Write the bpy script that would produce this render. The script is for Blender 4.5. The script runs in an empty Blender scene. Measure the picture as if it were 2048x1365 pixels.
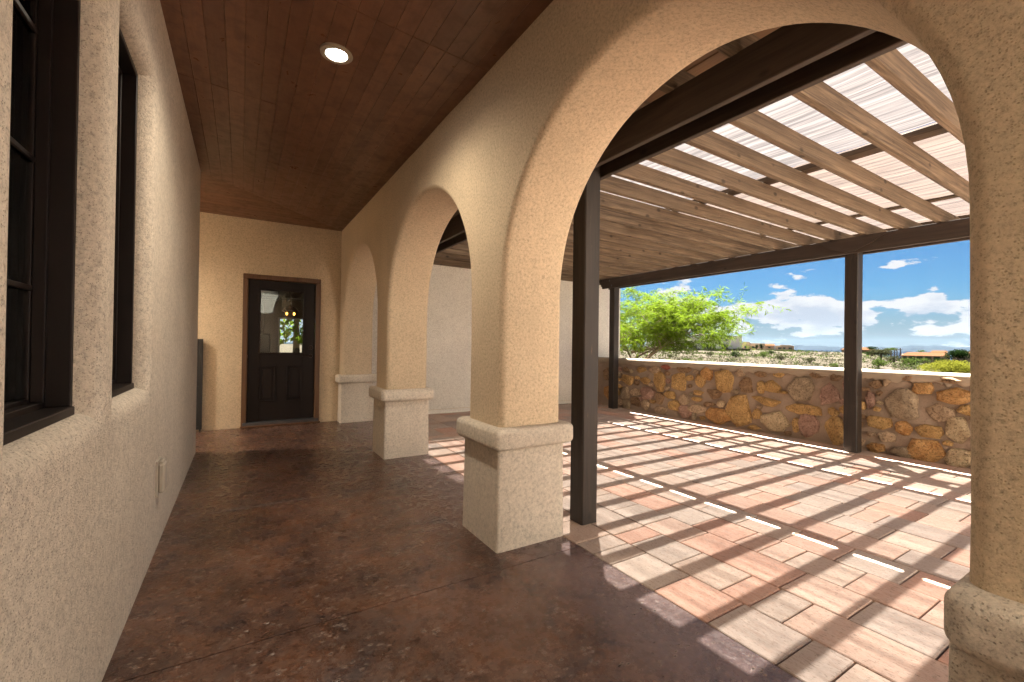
import bpy, math, random
import bmesh
from mathutils import Vector, Matrix, noise
random.seed(7)
sc = bpy.context.scene
col = sc.collection
rad = math.radians

# ------------------------------------------------------------ camera
cam_d = bpy.data.cameras.new('camera')
cam = bpy.data.objects.new('camera', cam_d)
col.objects.link(cam)
R_ = Vector((0.85221165, -0.52303077, 0.01319511))
U_ = Vector((-0.01533807, 0.00023379, 0.99988234))
F_ = Vector((0.52297232, 0.85231377, 0.00782304))
cam.matrix_world = Matrix(((R_.x, U_.x, -F_.x, 0), (R_.y, U_.y, -F_.y, 0), (R_.z, U_.z, -F_.z, 1.25), (0, 0, 0, 1)))
cam_d.sensor_width = 36.0
cam_d.lens = 36.0 * 882.39 / 2048.0
cam_d.clip_start = 0.02
cam_d.clip_end = 60000
sc.camera = cam

# ------------------------------------------------------------ exposure, sun, sky
SUN = Vector((0.305, 0.378, 1.0)).normalized()      # towards the sun
SUN_EL = math.asin(SUN.z)
SUN_AZ = math.atan2(SUN.x, SUN.y)
sc.view_settings.view_transform = 'Standard'
sc.view_settings.look = 'None'
sc.view_settings.exposure = EXPOSURE = 4.05
sc.view_settings.gamma = 1.0
sc.view_settings.use_curve_mapping = False
sc.cycles.use_denoising = True
sc.cycles.max_bounces = 12
sc.cycles.diffuse_bounces = 7
sc.cycles.glossy_bounces = 4
sc.cycles.transparent_max_bounces = 12
sc.cycles.caustics_reflective = False
sc.cycles.caustics_refractive = False
sc.cycles.sample_clamp_indirect = 6.0

sun_d = bpy.data.lights.new('sun', 'SUN')
sun_d.energy = 5.0
sun_d.angle = rad(0.5)
sun_d.color = (1.0, 0.95, 0.86)
sun_o = bpy.data.objects.new('sun', sun_d)
col.objects.link(sun_o)
sun_o.location = (3, 4, 12)
sun_o.rotation_euler = SUN.to_track_quat('Z', 'Y').to_euler()

world = bpy.data.worlds.new('World')
sc.world = world
world.use_nodes = True


class NT:
    """tiny node helper"""
    def __init__(s, tree):
        s.t = tree
        s.n = tree.nodes
        s.l = tree.links

    def new(s, typ, ins=None, **kw):
        nd = s.n.new(typ)
        for k, v in kw.items():
            setattr(nd, k, v)
        if ins:
            for k, v in ins.items():
                s.put(nd.inputs[k], v)
        return nd

    def put(s, sock, v):
        if isinstance(v, bpy.types.NodeSocket):
            s.l.new(v, sock)
        elif isinstance(v, (tuple, list)) and len(v) == 3 and sock.type == 'RGBA':
            sock.default_value = (*v, 1)
        else:
            sock.default_value = v

    def math(s, op, a, b=0.0, c=None, clamp=False):
        nd = s.n.new('ShaderNodeMath')
        nd.operation = op
        nd.use_clamp = clamp
        s.put(nd.inputs[0], a)
        s.put(nd.inputs[1], b)
        if c is not None:
            s.put(nd.inputs[2], c)
        return nd.outputs[0]

    def mix(s, f, a, b, blend='MIX'):
        nd = s.n.new('ShaderNodeMix')
        nd.data_type = 'RGBA'
        nd.blend_type = blend
        s.put(nd.inputs[0], f)
        s.put(nd.inputs[6], a)
        s.put(nd.inputs[7], b)
        return nd.outputs[2]

    def maprange(s, v, a, b, c=0.0, d=1.0, smooth=False):
        nd = s.n.new('ShaderNodeMapRange')
        if smooth:
            nd.interpolation_type = 'SMOOTHSTEP'
        s.put(nd.inputs[0], v)
        for i, q in enumerate((a, b, c, d)):
            s.put(nd.inputs[i + 1], q)
        return nd.outputs[0]

    def noise(s, vec, scale, detail=2.0, rough=0.5, dist=0.0, out='Fac'):
        nd = s.n.new('ShaderNodeTexNoise')
        s.put(nd.inputs['Vector'], vec)
        s.put(nd.inputs['Scale'], scale)
        s.put(nd.inputs['Detail'], detail)
        s.put(nd.inputs['Roughness'], rough)
        s.put(nd.inputs['Distortion'], dist)
        return nd.outputs[out]

    def vscale(s, vec, xyz, loc=(0, 0, 0)):
        nd = s.n.new('ShaderNodeMapping')
        s.put(nd.inputs['Vector'], vec)
        nd.inputs['Scale'].default_value = xyz
        nd.inputs['Location'].default_value = loc
        return nd.outputs[0]

    def bump(s, h, strength=0.5, dist=0.01, normal=None):
        nd = s.n.new('ShaderNodeBump')
        s.put(nd.inputs['Height'], h)
        nd.inputs['Strength'].default_value = strength
        nd.inputs['Distance'].default_value = dist
        if normal is not None:
            s.put(nd.inputs['Normal'], normal)
        return nd.outputs[0]


w = NT(world.node_tree)
w.n.clear()
sky = w.new('ShaderNodeTexSky', sky_type='NISHITA', sun_disc=False)
sky.sun_elevation = SUN_EL
sky.sun_rotation = SUN_AZ
sky.air_density = 1.0
sky.dust_density = 0.4
sky.ozone_density = 2.0
tc = w.new('ShaderNodeTexCoord')
dvec = tc.outputs['Generated']
sep = w.new('ShaderNodeSeparateXYZ', {'Vector': dvec})
z = sep.outputs['Z']


def cloud_density(vec):
    a = w.noise(w.vscale(vec, (1.0, 1.0, 2.7)), 8.5, 10.0, 0.57, 0.1)
    b = w.noise(w.vscale(vec, (1.0, 1.0, 3.2), (3.1, 1.7, 0.4)), 2.6, 2.0, 0.5)
    return w.math('ADD', w.math('MULTIPLY', a, 0.86), w.math('MULTIPLY', b, 0.26))


dens = cloud_density(dvec)
up = w.new('ShaderNodeVectorMath', operation='ADD')
w.put(up.inputs[0], dvec)
up.inputs[1].default_value = (0.004, 0.005, 0.016)
dens2 = cloud_density(up.outputs[0])
bank = w.math('MULTIPLY', w.maprange(z, 0.012, 0.05, smooth=True), w.maprange(z, 0.135, 0.07, smooth=True))
thr = w.math('SUBTRACT', 0.655, w.math('MULTIPLY', bank, 0.148))
thr = w.math('SUBTRACT', thr, w.math('MULTIPLY', w.maprange(z, 0.06, 0.0, smooth=True), 0.045))
cov = w.maprange(w.math('SUBTRACT', dens, thr), 0.0, 0.036, smooth=True)
shade = w.maprange(w.math('SUBTRACT', dens2, thr), 0.0, 0.16, smooth=True)
ccol = w.mix(shade, (0.76, 0.76, 0.77), (0.50, 0.55, 0.64))
ccol = w.mix(w.math('MULTIPLY', w.maprange(z, 0.05, 0.0), 0.7), ccol, (0.60, 0.66, 0.74))
skyc = w.new('ShaderNodeVectorMath', operation='SCALE')
w.put(skyc.inputs[0], sky.outputs[0])
skyc.inputs['Scale'].default_value = 0.05
skyv = w.mix(1.0, skyc.outputs[0], (0.047, 0.088, 0.125), 'MULTIPLY')
skyv = w.mix(w.math('MULTIPLY', w.maprange(z, 0.11, 0.0, smooth=True), 0.85), skyv, (0.020, 0.023, 0.027))
cm = w.new('ShaderNodeVectorMath', operation='SCALE')
w.put(cm.inputs[0], ccol)
cm.inputs['Scale'].default_value = 0.073
fin = w.mix(w.math('MULTIPLY', cov, 0.96), skyv, cm.outputs[0])
bg = w.new('ShaderNodeBackground', {'Color': fin, 'Strength': 1.0})
wo = w.new('ShaderNodeOutputWorld', {'Surface': bg.outputs[0]})


# ------------------------------------------------------------ materials
def mat(name):
    m = bpy.data.materials.new(name)
    m.use_nodes = True
    t = NT(m.node_tree)
    t.n.clear()
    t.out = t.new('ShaderNodeOutputMaterial')
    t.b = t.new('ShaderNodeBsdfPrincipled')
    t.l.new(t.b.outputs[0], t.out.inputs[0])
    t.pos = t.new('ShaderNodeNewGeometry').outputs['Position']
    t.m = m
    return t


def stucco(name, base, dark, coarse=1.0, strength=0.7):
    t = mat(name)
    fine = t.noise(t.pos, 210 * coarse, 3, 0.65)
    mid = t.noise(t.pos, 95 * coarse, 3, 0.6)
    von = t.new('ShaderNodeTexVoronoi', {'Vector': t.pos, 'Scale': 185 * coarse})
    vo = von.outputs['Distance']
    big = t.noise(t.pos, 1.3, 4, 0.6)
    pits = t.math('MULTIPLY', t.maprange(vo, 0.42, 0.20, smooth=True), t.maprange(von.outputs['Color'], 0.40, 0.55))
    pits = t.math('MULTIPLY', pits, t.maprange(mid, 0.38, 0.55, 0.35, 1.0))
    c = t.mix(t.maprange(big, 0.35, 0.7), base, tuple(x * 0.86 for x in base))
    streak = t.noise(t.vscale(t.pos, (3, 3, .35)), 2.2, 4, 0.6)
    c = t.mix(t.math('MULTIPLY', t.maprange(streak, 0.55, 0.8), 0.25), c, tuple(x * 0.62 for x in base))
    c = t.mix(t.math('MULTIPLY', pits, 0.42), c, dark)
    t.put(t.b.inputs['Base Color'], c)
    t.b.inputs['Roughness'].default_value = 0.92
    gr = t.noise(t.pos, 62 * coarse, 5, 0.82)
    c = t.mix(t.math('MULTIPLY', t.maprange(gr, 0.50, 0.34), 0.75), c, tuple(x * 0.48 for x in base))
    c = t.mix(t.math('MULTIPLY', t.maprange(gr, 0.52, 0.68), 0.6), c, tuple(min(.9, x * 1.22) for x in base))
    tw = t.noise(t.pos, 4.5, 5, 0.65, 1.2)
    c = t.mix(t.math('MULTIPLY', t.maprange(tw, 0.52, 0.72), 0.28), c, tuple(x * 0.70 for x in base))
    t.put(t.b.inputs['Base Color'], c)
    h = t.math('ADD', t.math('MULTIPLY', fine, 0.8), t.math('MULTIPLY', pits, -0.9))
    h = t.math('ADD', h, t.math('MULTIPLY', gr, 1.4))
    n1 = t.bump(t.noise(t.pos, 5, 2, 0.5), 0.25, 0.03)
    t.put(t.b.inputs['Normal'], t.bump(h, strength, 0.004 / coarse, n1))
    return t.m


def wood(name, axis, light, dark, rough=0.7, knots=True, weather=0.0, bump=0.35, fine=1.0):
    t = mat(name)
    s = [16.0 * fine] * 3
    s[axis] = 0.9
    rnd = t.new('ShaderNodeObjectInfo').outputs['Random']
    off = t.new('ShaderNodeVectorMath', operation='ADD')
    t.put(off.inputs[0], t.pos)
    cmb = t.new('ShaderNodeCombineXYZ', {'X': t.math('MULTIPLY', rnd, 13.0), 'Y': t.math('MULTIPLY', rnd, 7.0), 'Z': t.math('MULTIPLY', rnd, 3.0)})
    t.put(off.inputs[1], cmb.outputs[0])
    v = off.outputs[0]
    g = t.noise(t.vscale(v, tuple(s)), 1.6, 5, 0.62, 0.9)
    g2 = t.noise(t.vscale(v, tuple(x * 4 if i != axis else 2.0 for i, x in enumerate(s))), 1.5, 3, 0.6)
    f = t.maprange(g, 0.32, 0.68)
    c = t.mix(f, dark, light)
    c = t.mix(t.math('MULTIPLY', t.maprange(g2, 0.5, 0.75), 0.45), c, tuple(x * 0.55 for x in dark))
    blot = t.noise(v, 2.3, 4, 0.6)
    c = t.mix(t.math('MULTIPLY', t.maprange(blot, 0.45, 0.75), 0.35), c, tuple(x * 0.7 for x in dark))
    c = t.mix(t.math('MULTIPLY', rnd, 0.35), c, tuple(x * 0.72 for x in light))
    if knots:
        ks = [6.5] * 3
        ks[axis] = 3.8
        vk = t.new('ShaderNodeTexVoronoi', {'Vector': t.vscale(v, tuple(ks)), 'Scale': 1.0})
        k = t.maprange(vk.outputs['Distance'], 0.16, 0.06, smooth=True)
        c = t.mix(t.math('MULTIPLY', k, 0.75), c, tuple(x * 0.3 for x in dark))
    if weather:
        e = t.maprange(t.noise(t.vscale(v, tuple(x * 2 if i != axis else 3.0 for i, x in enumerate(s))), 1.0, 4, 0.7), 0.66, 0.74)
        c = t.mix(t.math('MULTIPLY', e, weather), c, (0.22, 0.14, 0.08))
    t.put(t.b.inputs['Base Color'], c)
    t.b.inputs['Roughness'].default_value = rough
    t.put(t.b.inputs['Normal'], t.bump(t.math('ADD', g, t.math('MULTIPLY', g2, 0.5)), bump, 0.006))
    return t.m


def plain(name, c, rough=0.5, metal=0.0, var=0.15, scale=12.0, spec=0.5):
    t = mat(name)
    n = t.noise(t.pos, scale, 4, 0.6)
    t.put(t.b.inputs['Base Color'], t.mix(n, tuple(x * (1 - var) for x in c), tuple(min(1, x * (1 + var)) for x in c)))
    t.b.inputs['Roughness'].default_value = rough
    t.b.inputs['Metallic'].default_value = metal
    t.b.inputs['Specular IOR Level'].default_value = spec
    t.put(t.b.inputs['Normal'], t.bump(t.noise(t.pos, scale * 20, 3), 0.08, 0.002))
    return t.m


M = {}
M['stucco'] = stucco('stucco_tan', (0.66, 0.535, 0.375), (0.20, 0.125, 0.06))
M['stucco_rough'] = stucco('stucco_tan_coarse', (0.72, 0.65, 0.55), (0.15, 0.095, 0.05), 0.8, 1.0)
M['stucco_far'] = stucco('stucco_cream', (0.80, 0.76, 0.68), (0.3, 0.22, 0.13), 1.0, 0.4)
M['joist'] = wood('cedar_weathered', 0, (0.235, 0.170, 0.108), (0.055, 0.037, 0.023), 0.85, bump=1.0, fine=1.5)
M['purlin'] = wood('purlin_wood', 1, (0.12, 0.08, 0.05), (0.05, 0.033, 0.02), 0.8)
M['beam'] = wood('beam_dark_stain', 1, (0.060, 0.040, 0.028), (0.024, 0.016, 0.011), 0.65, True, 0.15)
M['post'] = wood('post_dark_stain', 2, (0.034, 0.023, 0.016), (0.009, 0.0065, 0.005), 0.6, True, 0.8)
M['soffit'] = wood('eave_board', 1, (0.26, 0.16, 0.09), (0.17, 0.10, 0.055), 0.7)
M['door_trim'] = wood('door_trim_wood', 2, (0.16, 0.075, 0.03), (0.075, 0.033, 0.013), 0.45, False, fine=1.5)
M['door'] = plain('door_dark_paint', (0.011, 0.0065, 0.0055), 0.45, spec=0.25)
M['frame'] = plain('bronze_window_frame', (0.010, 0.006, 0.005), 0.45, var=0.3, spec=0.25)
M['bronze'] = plain('oiled_bronze', (0.03, 0.02, 0.015), 0.35, 0.8)
M['white_plastic'] = plain('outlet_plastic', (0.42, 0.38, 0.32), 0.5, var=0.05)
M['trim_ring'] = plain('light_trim', (0.38, 0.32, 0.24), 0.45, var=0.08)
M['steel'] = plain('threshold_metal', (0.10, 0.10, 0.11), 0.4, 0.7)
M['added_curtain'] = plain('added_curtain_fabric', (0.42, 0.38, 0.28), 0.9, var=0.06)
M['black'] = plain('black_metal', (0.012, 0.012, 0.013), 0.4)


def ceiling_mat(name, axis):
    t = mat(name)
    s = [10.0] * 3
    s[axis] = 1.0
    rnd = t.new('ShaderNodeObjectInfo').outputs['Random']
    g = t.noise(t.vscale(t.pos, tuple(s)), 3.0, 5, 0.6, 0.5)
    bl = t.noise(t.vscale(t.pos, (6, 6, 6)), 1.5, 5, 0.65, 0.6)
    c = t.mix(g, (0.125, 0.055, 0.031), (0.24, 0.115, 0.064))
    c = t.mix(t.math('MULTIPLY', t.maprange(bl, 0.45, 0.75), 0.55), c, (0.050, 0.018, 0.010))
    c = t.mix(t.math('MULTIPLY', rnd, 0.4), c, (0.075, 0.029, 0.015))
    spk = t.maprange(t.noise(t.pos, 70, 1, 0.5), 0.80, 0.84)
    c = t.mix(spk, c, (0.25, 0.17, 0.11))
    t.put(t.b.inputs['Base Color'], c)
    t.put(t.b.inputs['Roughness'], t.maprange(bl, 0.3, 0.7, 0.26, 0.46))
    t.put(t.b.inputs['Normal'], t.bump(t.math('ADD', g, bl), 0.14, 0.01))
    return t.m


M['ceil_y'] = ceiling_mat('ceiling_board_long', 1)
M['ceil_x'] = ceiling_mat('ceiling_board_cross', 0)

# stained concrete
t = mat('acid_stained_concrete')
a = t.noise(t.pos, 1.6, 8, 0.62, 0.5)
b = t.noise(t.vscale(t.pos, (1, 1, 1), (4, 2, 0)), 4.5, 8, 0.68, 0.8)
c3 = t.noise(t.pos, 16, 6, 0.7)
c = t.mix(t.maprange(a, 0.38, 0.64), (0.052, 0.026, 0.018), (0.145, 0.078, 0.056))
c = t.mix(t.math('MULTIPLY', t.maprange(b, 0.5, 0.66), 0.6), c, (0.15, 0.062, 0.028))
c = t.mix(t.math('MULTIPLY', t.maprange(b, 0.47, 0.34), 0.75), c, (0.026, 0.019, 0.024))
c = t.mix(t.math('MULTIPLY', t.maprange(c3, 0.56, 0.78), 0.35), c, (0.16, 0.12, 0.10))
c = t.mix(t.math('MULTIPLY', t.maprange(c3, 0.46, 0.3), 0.6), c, (0.022, 0.012, 0.010))
edge = t.new('ShaderNodeSeparateXYZ', {'Vector': t.pos})
gs = t.noise(t.pos, 55, 5, 0.82)
c = t.mix(t.math('MULTIPLY', t.maprange(gs, 0.48, 0.36), 0.7), c, (0.018, 0.010, 0.008))
c = t.mix(t.math('MULTIPLY', t.maprange(gs, 0.54, 0.68), 0.55), c, (0.23, 0.15, 0.11))
worn = t.math('MULTIPLY', t.maprange(edge.outputs['X'], 1.25, 1.6, smooth=True), t.maprange(b, 0.25, 0.6, 0.45, 1.0))
c = t.mix(t.math('MULTIPLY', worn, 0.75), c, (0.165, 0.115, 0.112))
vw = t.new('ShaderNodeTexVoronoi', {'Vector': t.vscale(t.pos, (1.0, 1.7, 1)), 'Scale': 27.0})
sel = t.maprange(t.noise(t.pos, 7, 3, 0.6), 0.42, 0.58)
pit = t.math('MULTIPLY', t.maprange(vw.outputs['Distance'], 0.22, 0.10, smooth=True), sel)
pit = t.math('MULTIPLY', pit, t.maprange(vw.outputs['Color'], 0.35, 0.45))
ring = t.math('MULTIPLY', t.math('MULTIPLY', t.maprange(vw.outputs['Distance'], 0.40, 0.24), sel), t.maprange(vw.outputs['Color'], 0.45, 0.5))
c = t.mix(t.math('MULTIPLY', ring, 0.7), c, (0.30, 0.22, 0.18))
c = t.mix(t.math('MULTIPLY', pit, 0.9), c, (0.012, 0.008, 0.006))
t.put(t.b.inputs['Base Color'], c)
t.put(t.b.inputs['Roughness'], t.maprange(c3, 0.35, 0.7, 0.17, 0.42))
h = t.math('ADD', t.math('MULTIPLY', pit, -1.2), t.math('MULTIPLY', ring, 0.25))
h = t.math('ADD', h, t.math('MULTIPLY', t.noise(t.pos, 45, 4, 0.65), 0.7))
n1 = t.bump(t.noise(t.pos, 4, 3, 0.5), 0.25, 0.02)
t.put(t.b.inputs['Normal'], t.bump(h, 0.8, 0.007, n1))
M['concrete'] = t.m

# pavers: colour per piece, travertine-like streaks along Y
t = mat('travertine_look_paver')
rnd = t.new('ShaderNodeObjectInfo').outputs['Random']
pb = t.noise(t.vscale(t.pos, (1, 1, 1)), 0.9, 2, 0.5)
st = t.noise(t.vscale(t.pos, (20, 4.0, 10)), 2.2, 7, 0.75)
fn = t.noise(t.vscale(t.pos, (80, 30, 70)), 1.5, 5, 0.78)
ramp = t.new('ShaderNodeValToRGB', {'Fac': t.math('FRACT', t.math('ADD', t.math('MULTIPLY', rnd, 5.0), 0.0))})
cr = ramp.color_ramp
cr.interpolation = 'CONSTANT'
cols = [(0.0, (0.435, 0.311, 0.243)), (0.18, (0.380, 0.290, 0.238)), (0.36, (0.456, 0.271, 0.200)), (0.5, (0.402, 0.315, 0.262)), (0.64, (0.478, 0.311, 0.238)), (0.8, (0.347, 0.266, 0.224)), (0.9, (0.468, 0.246, 0.172))]
cr.elements[0].position = 0
cr.elements[0].color = (*cols[0][1], 1)
cr.elements[1].position = cols[1][0]
cr.elements[1].color = (*cols[1][1], 1)
for p, q in cols[2:]:
    e = cr.elements.new(p)
    e.color = (*q, 1)
c = t.mix(t.math('MULTIPLY', t.maprange(st, 0.35, 0.65), 0.45), ramp.outputs[0], (0.48, 0.41, 0.35))
c = t.mix(t.math('MULTIPLY', t.maprange(st, 0.48, 0.34), 0.32), c, (0.27, 0.185, 0.145))
c = t.mix(t.math('MULTIPLY', t.maprange(fn, 0.47, 0.34, smooth=True), 0.7), c, (0.10, 0.065, 0.048))
t.put(t.b.inputs['Base Color'], c)
t.b.inputs['Roughness'].default_value = 0.85
t.put(t.b.inputs['Normal'], t.bump(fn, 0.5, 0.004))
M['paver'] = t.m
M['sand_joint'] = plain('joint_sand', (0.13, 0.095, 0.065), 0.95, var=0.35, scale=60)

# rubble stones
def stone_mat(name, a, b, dk):
    t = mat(name)
    oi = t.new('ShaderNodeObjectInfo').outputs['Random']
    n1 = t.noise(t.pos, 13, 6, 0.68, 0.4)
    n2 = t.noise(t.pos, 46, 6, 0.78)
    c = t.mix(t.maprange(n1, 0.34, 0.66), tuple(x * 1.1 for x in a), tuple(min(.85, x * 1.35) for x in b))
    c = t.mix(t.math('MULTIPLY', t.maprange(n2, 0.49, 0.38), 0.85), c, dk)
    c = t.mix(t.math('MULTIPLY', t.maprange(n2, 0.56, 0.7), 0.35), c, tuple(min(1, x * 1.4) for x in b))
    c = t.mix(t.math('MULTIPLY', oi, 0.3), c, tuple(x * 0.7 for x in a))
    t.put(t.b.inputs['Base Color'], c)
    t.b.inputs['Roughness'].default_value = 0.9
    t.put(t.b.inputs['Normal'], t.bump(t.math('ADD', t.math('MULTIPLY', n1, 1.2), n2), 1.0, 0.045))
    return t.m


M['st_Y'] = stone_mat('stone_golden', (0.46, 0.275, 0.095), (0.60, 0.40, 0.17), (0.12, 0.062, 0.025))
M['st_T'] = stone_mat('stone_tan', (0.42, 0.30, 0.19), (0.56, 0.42, 0.28), (0.13, 0.085, 0.055))
M['st_G'] = stone_mat('stone_grey_tan', (0.34, 0.265, 0.18), (0.46, 0.36, 0.24), (0.12, 0.08, 0.05))
M['st_B'] = stone_mat('stone_brown', (0.24, 0.145, 0.075), (0.38, 0.25, 0.14), (0.07, 0.04, 0.022))
M['st_O'] = stone_mat('stone_ochre', (0.44, 0.21, 0.06), (0.58, 0.36, 0.15), (0.15, 0.06, 0.022))
M['st_P'] = stone_mat('stone_pink', (0.36, 0.21, 0.155), (0.50, 0.33, 0.255), (0.14, 0.07, 0.055))
M['st_R'] = stone_mat('stone_red', (0.30, 0.075, 0.045), (0.42, 0.16, 0.10), (0.10, 0.03, 0.02))
M['st_L'] = stone_mat('stone_pale_porous', (0.55, 0.41, 0.25), (0.68, 0.53, 0.34), (0.10, 0.06, 0.03))
t = mat('wall_mortar')
n1 = t.noise(t.pos, 9, 6, 0.65)
n2 = t.noise(t.pos, 60, 4, 0.7)
c = t.mix(n1, (0.25, 0.19, 0.14), (0.40, 0.31, 0.235))
c = t.mix(t.math('MULTIPLY', t.maprange(n2, 0.45, 0.3), 0.5), c, (0.12, 0.085, 0.06))
t.put(t.b.inputs['Base Color'], c)
t.b.inputs['Roughness'].default_value = 0.95
t.put(t.b.inputs['Normal'], t.bump(t.math('ADD', n1, n2), 0.8, 0.012))
M['mortar'] = t.m
M['plaster_cap'] = plain('wall_cap_plaster', (0.3457, 0.2881, 0.2209), 0.9, spec=0.0, var=0.1, scale=9)

# shade cloth: woven, lets part of the light straight through
def cloth_mat(name, colr, hole):
    t = mat(name)
    v = t.vscale(t.pos, (60, 1.1, 1))
    ln = t.noise(v, 1.3, 4, 0.7)
    sp = t.noise(t.vscale(t.pos, (70, 45, 1)), 1.0, 3, 0.75)
    band = t.noise(t.vscale(t.pos, (9, 0.25, 1)), 1.0, 2, 0.6)
    f = t.math('ADD', t.math('ADD', t.math('MULTIPLY', ln, 0.45), t.math('MULTIPLY', sp, 0.35)), t.math('MULTIPLY', band, 0.35))
    fac = t.maprange(f, 0.50, 0.66, hole - 0.025, hole + 0.03)
    stripe = t.maprange(t.noise(t.vscale(t.pos, (38, 0.8, 1), (5, 2, 0)), 1.0, 4, 0.75), 0.38, 0.62)
    cc = t.mix(stripe, tuple(x * 0.55 for x in colr), tuple(x * 1.25 for x in colr))
    tr = t.new('ShaderNodeBsdfTransparent', {'Color': (1, 1, 1, 1)})
    tl = t.new('ShaderNodeBsdfTranslucent', {'Color': cc})
    df = t.new('ShaderNodeBsdfDiffuse', {'Color': cc})
    m1 = t.new('ShaderNodeMixShader', {0: 0.35, 1: tl.outputs[0], 2: df.outputs[0]})
    m2 = t.new('ShaderNodeMixShader', {0: fac, 1: m1.outputs[0], 2: tr.outputs[0]})
    t.l.new(m2.outputs[0], t.out.inputs[0])
    return t.m


M['cloth_a'] = cloth_mat('shade_cloth_open', (0.074, 0.066, 0.064), 0.062)
M['cloth_b'] = cloth_mat('shade_cloth_dense', (0.076, 0.059, 0.050), 0.072)
M['cloth_c'] = cloth_mat('shade_cloth_outer', (0.076, 0.059, 0.050), 0.11)

# glass: thin pane, mirror-like at grazing angles, lets the dark room show
def glass_mat(name, tint=(0.75, 0.8, 0.78), ior=2.1):
    t = mat(name)
    fr = t.new('ShaderNodeFresnel', {'IOR': ior})
    gl = t.new('ShaderNodeBsdfGlossy', {'Color': (0.9, 0.92, 0.9, 1), 'Roughness': 0.015})
    tr = t.new('ShaderNodeBsdfTransparent', {'Color': (*tint, 1)})
    mx = t.new('ShaderNodeMixShader', {0: fr.outputs[0], 1: tr.outputs[0], 2: gl.outputs[0]})
    t.l.new(mx.outputs[0], t.out.inputs[0])
    return t.m


M['glass'] = glass_mat('window_glass')
M['glass_door'] = glass_mat('door_glass', (0.85, 0.88, 0.86), 1.42)
M['glass_dark'] = plain('far_window_glass', (0.02, 0.04, 0.04), 0.08, var=0.2)
M['interior'] = plain('room_paint', (0.09, 0.085, 0.075), 0.8, var=0.1)
M['interior_dark'] = plain('room_dark', (0.16, 0.14, 0.11), 0.8)
M['cabinet'] = plain('kitchen_cabinet', (0.07, 0.07, 0.065), 0.5)
M['counter'] = plain('kitchen_counter', (0.35, 0.36, 0.35), 0.3)
M['roof'] = plain('roof_membrane', (0.25, 0.2, 0.16), 0.9)


def leafmat(name, c, tl=0.5):
    t = mat(name)
    n = t.noise(t.pos, 2.5, 3, 0.6)
    r = t.noise(t.pos, 40, 1, 0.5)
    cc = t.mix(n, tuple(x * 0.7 for x in c), tuple(x * 1.3 for x in c))
    cc = t.mix(t.math('MULTIPLY', t.maprange(r, 0.5, 0.8), 0.5), cc, (c[0] * 1.7, c[1] * 1.35, c[2] * 0.9))
    d = t.new('ShaderNodeBsdfDiffuse', {'Color': cc})
    l = t.new('ShaderNodeBsdfTranslucent', {'Color': cc})
    mx = t.new('ShaderNodeMixShader', {0: tl, 1: d.outputs[0], 2: l.outputs[0]})
    t.l.new(mx.outputs[0], t.out.inputs[0])
    return t.m


M['leaf_lime'] = leafmat('leaf_lime', (0.0837, 0.1312, 0.0102), 0.5)
M['leaf_sage'] = leafmat('leaf_sage', (0.0277, 0.0305, 0.0148), 0.3)
M['leaf_dark'] = leafmat('leaf_dark', (0.0087, 0.0185, 0.0049), 0.3)
M['leaf_yellow'] = leafmat('leaf_yellow_green', (0.10, 0.105, 0.014), 0.4)
M['leaf_green'] = leafmat('leaf_mid_green', (0.04, 0.06, 0.014), 0.35)
M['bark'] = wood('bark', 2, (0.20, 0.15, 0.10), (0.09, 0.065, 0.045), 0.9, False)
M['house_tan'] = plain('far_stucco_tan', (0.50, 0.38, 0.27), 0.9, spec=0.0, var=0.06, scale=1)
M['house_white'] = plain('far_stucco_white', (0.78, 0.72, 0.62), 0.9, spec=0.0, var=0.05, scale=1)
M['tile_roof'] = plain('far_clay_roof', (0.0569, 0.0296, 0.0164), 0.85, spec=0.0, var=0.2, scale=3)
M['grey_wall'] = plain('far_block_wall', (0.0692, 0.0588, 0.0484), 0.9, spec=0.0, var=0.2, scale=1.5)

t = mat('desert_ground')
n1 = t.noise(t.pos, 0.05, 8, 0.6)
n2 = t.noise(t.pos, 0.6, 8, 0.65)
n3 = t.noise(t.pos, 5.0, 5, 0.65)
c = t.mix(t.maprange(n2, 0.35, 0.65), (0.040, 0.034, 0.028), (0.060, 0.051, 0.042))
c = t.mix(t.math('MULTIPLY', t.maprange(n3, 0.52, 0.7), 0.5), c, (0.036, 0.030, 0.020))
c = t.mix(t.math('MULTIPLY', t.maprange(n1, 0.42, 0.6), 0.5), c, (0.038, 0.034, 0.022))
t.put(t.b.inputs['Base Color'], c)
t.b.inputs['Roughness'].default_value = 1.0
t.b.inputs['Specular IOR Level'].default_value = 0.0
t.put(t.b.inputs['Normal'], t.bump(n3, 0.6, 0.1))
M['desert'] = t.m
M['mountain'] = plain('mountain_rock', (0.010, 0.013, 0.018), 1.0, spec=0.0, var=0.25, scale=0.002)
M['plain'] = plain('valley_scrub', (0.006, 0.009, 0.015), 1.0, spec=0.0, var=0.3, scale=0.003)


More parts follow.
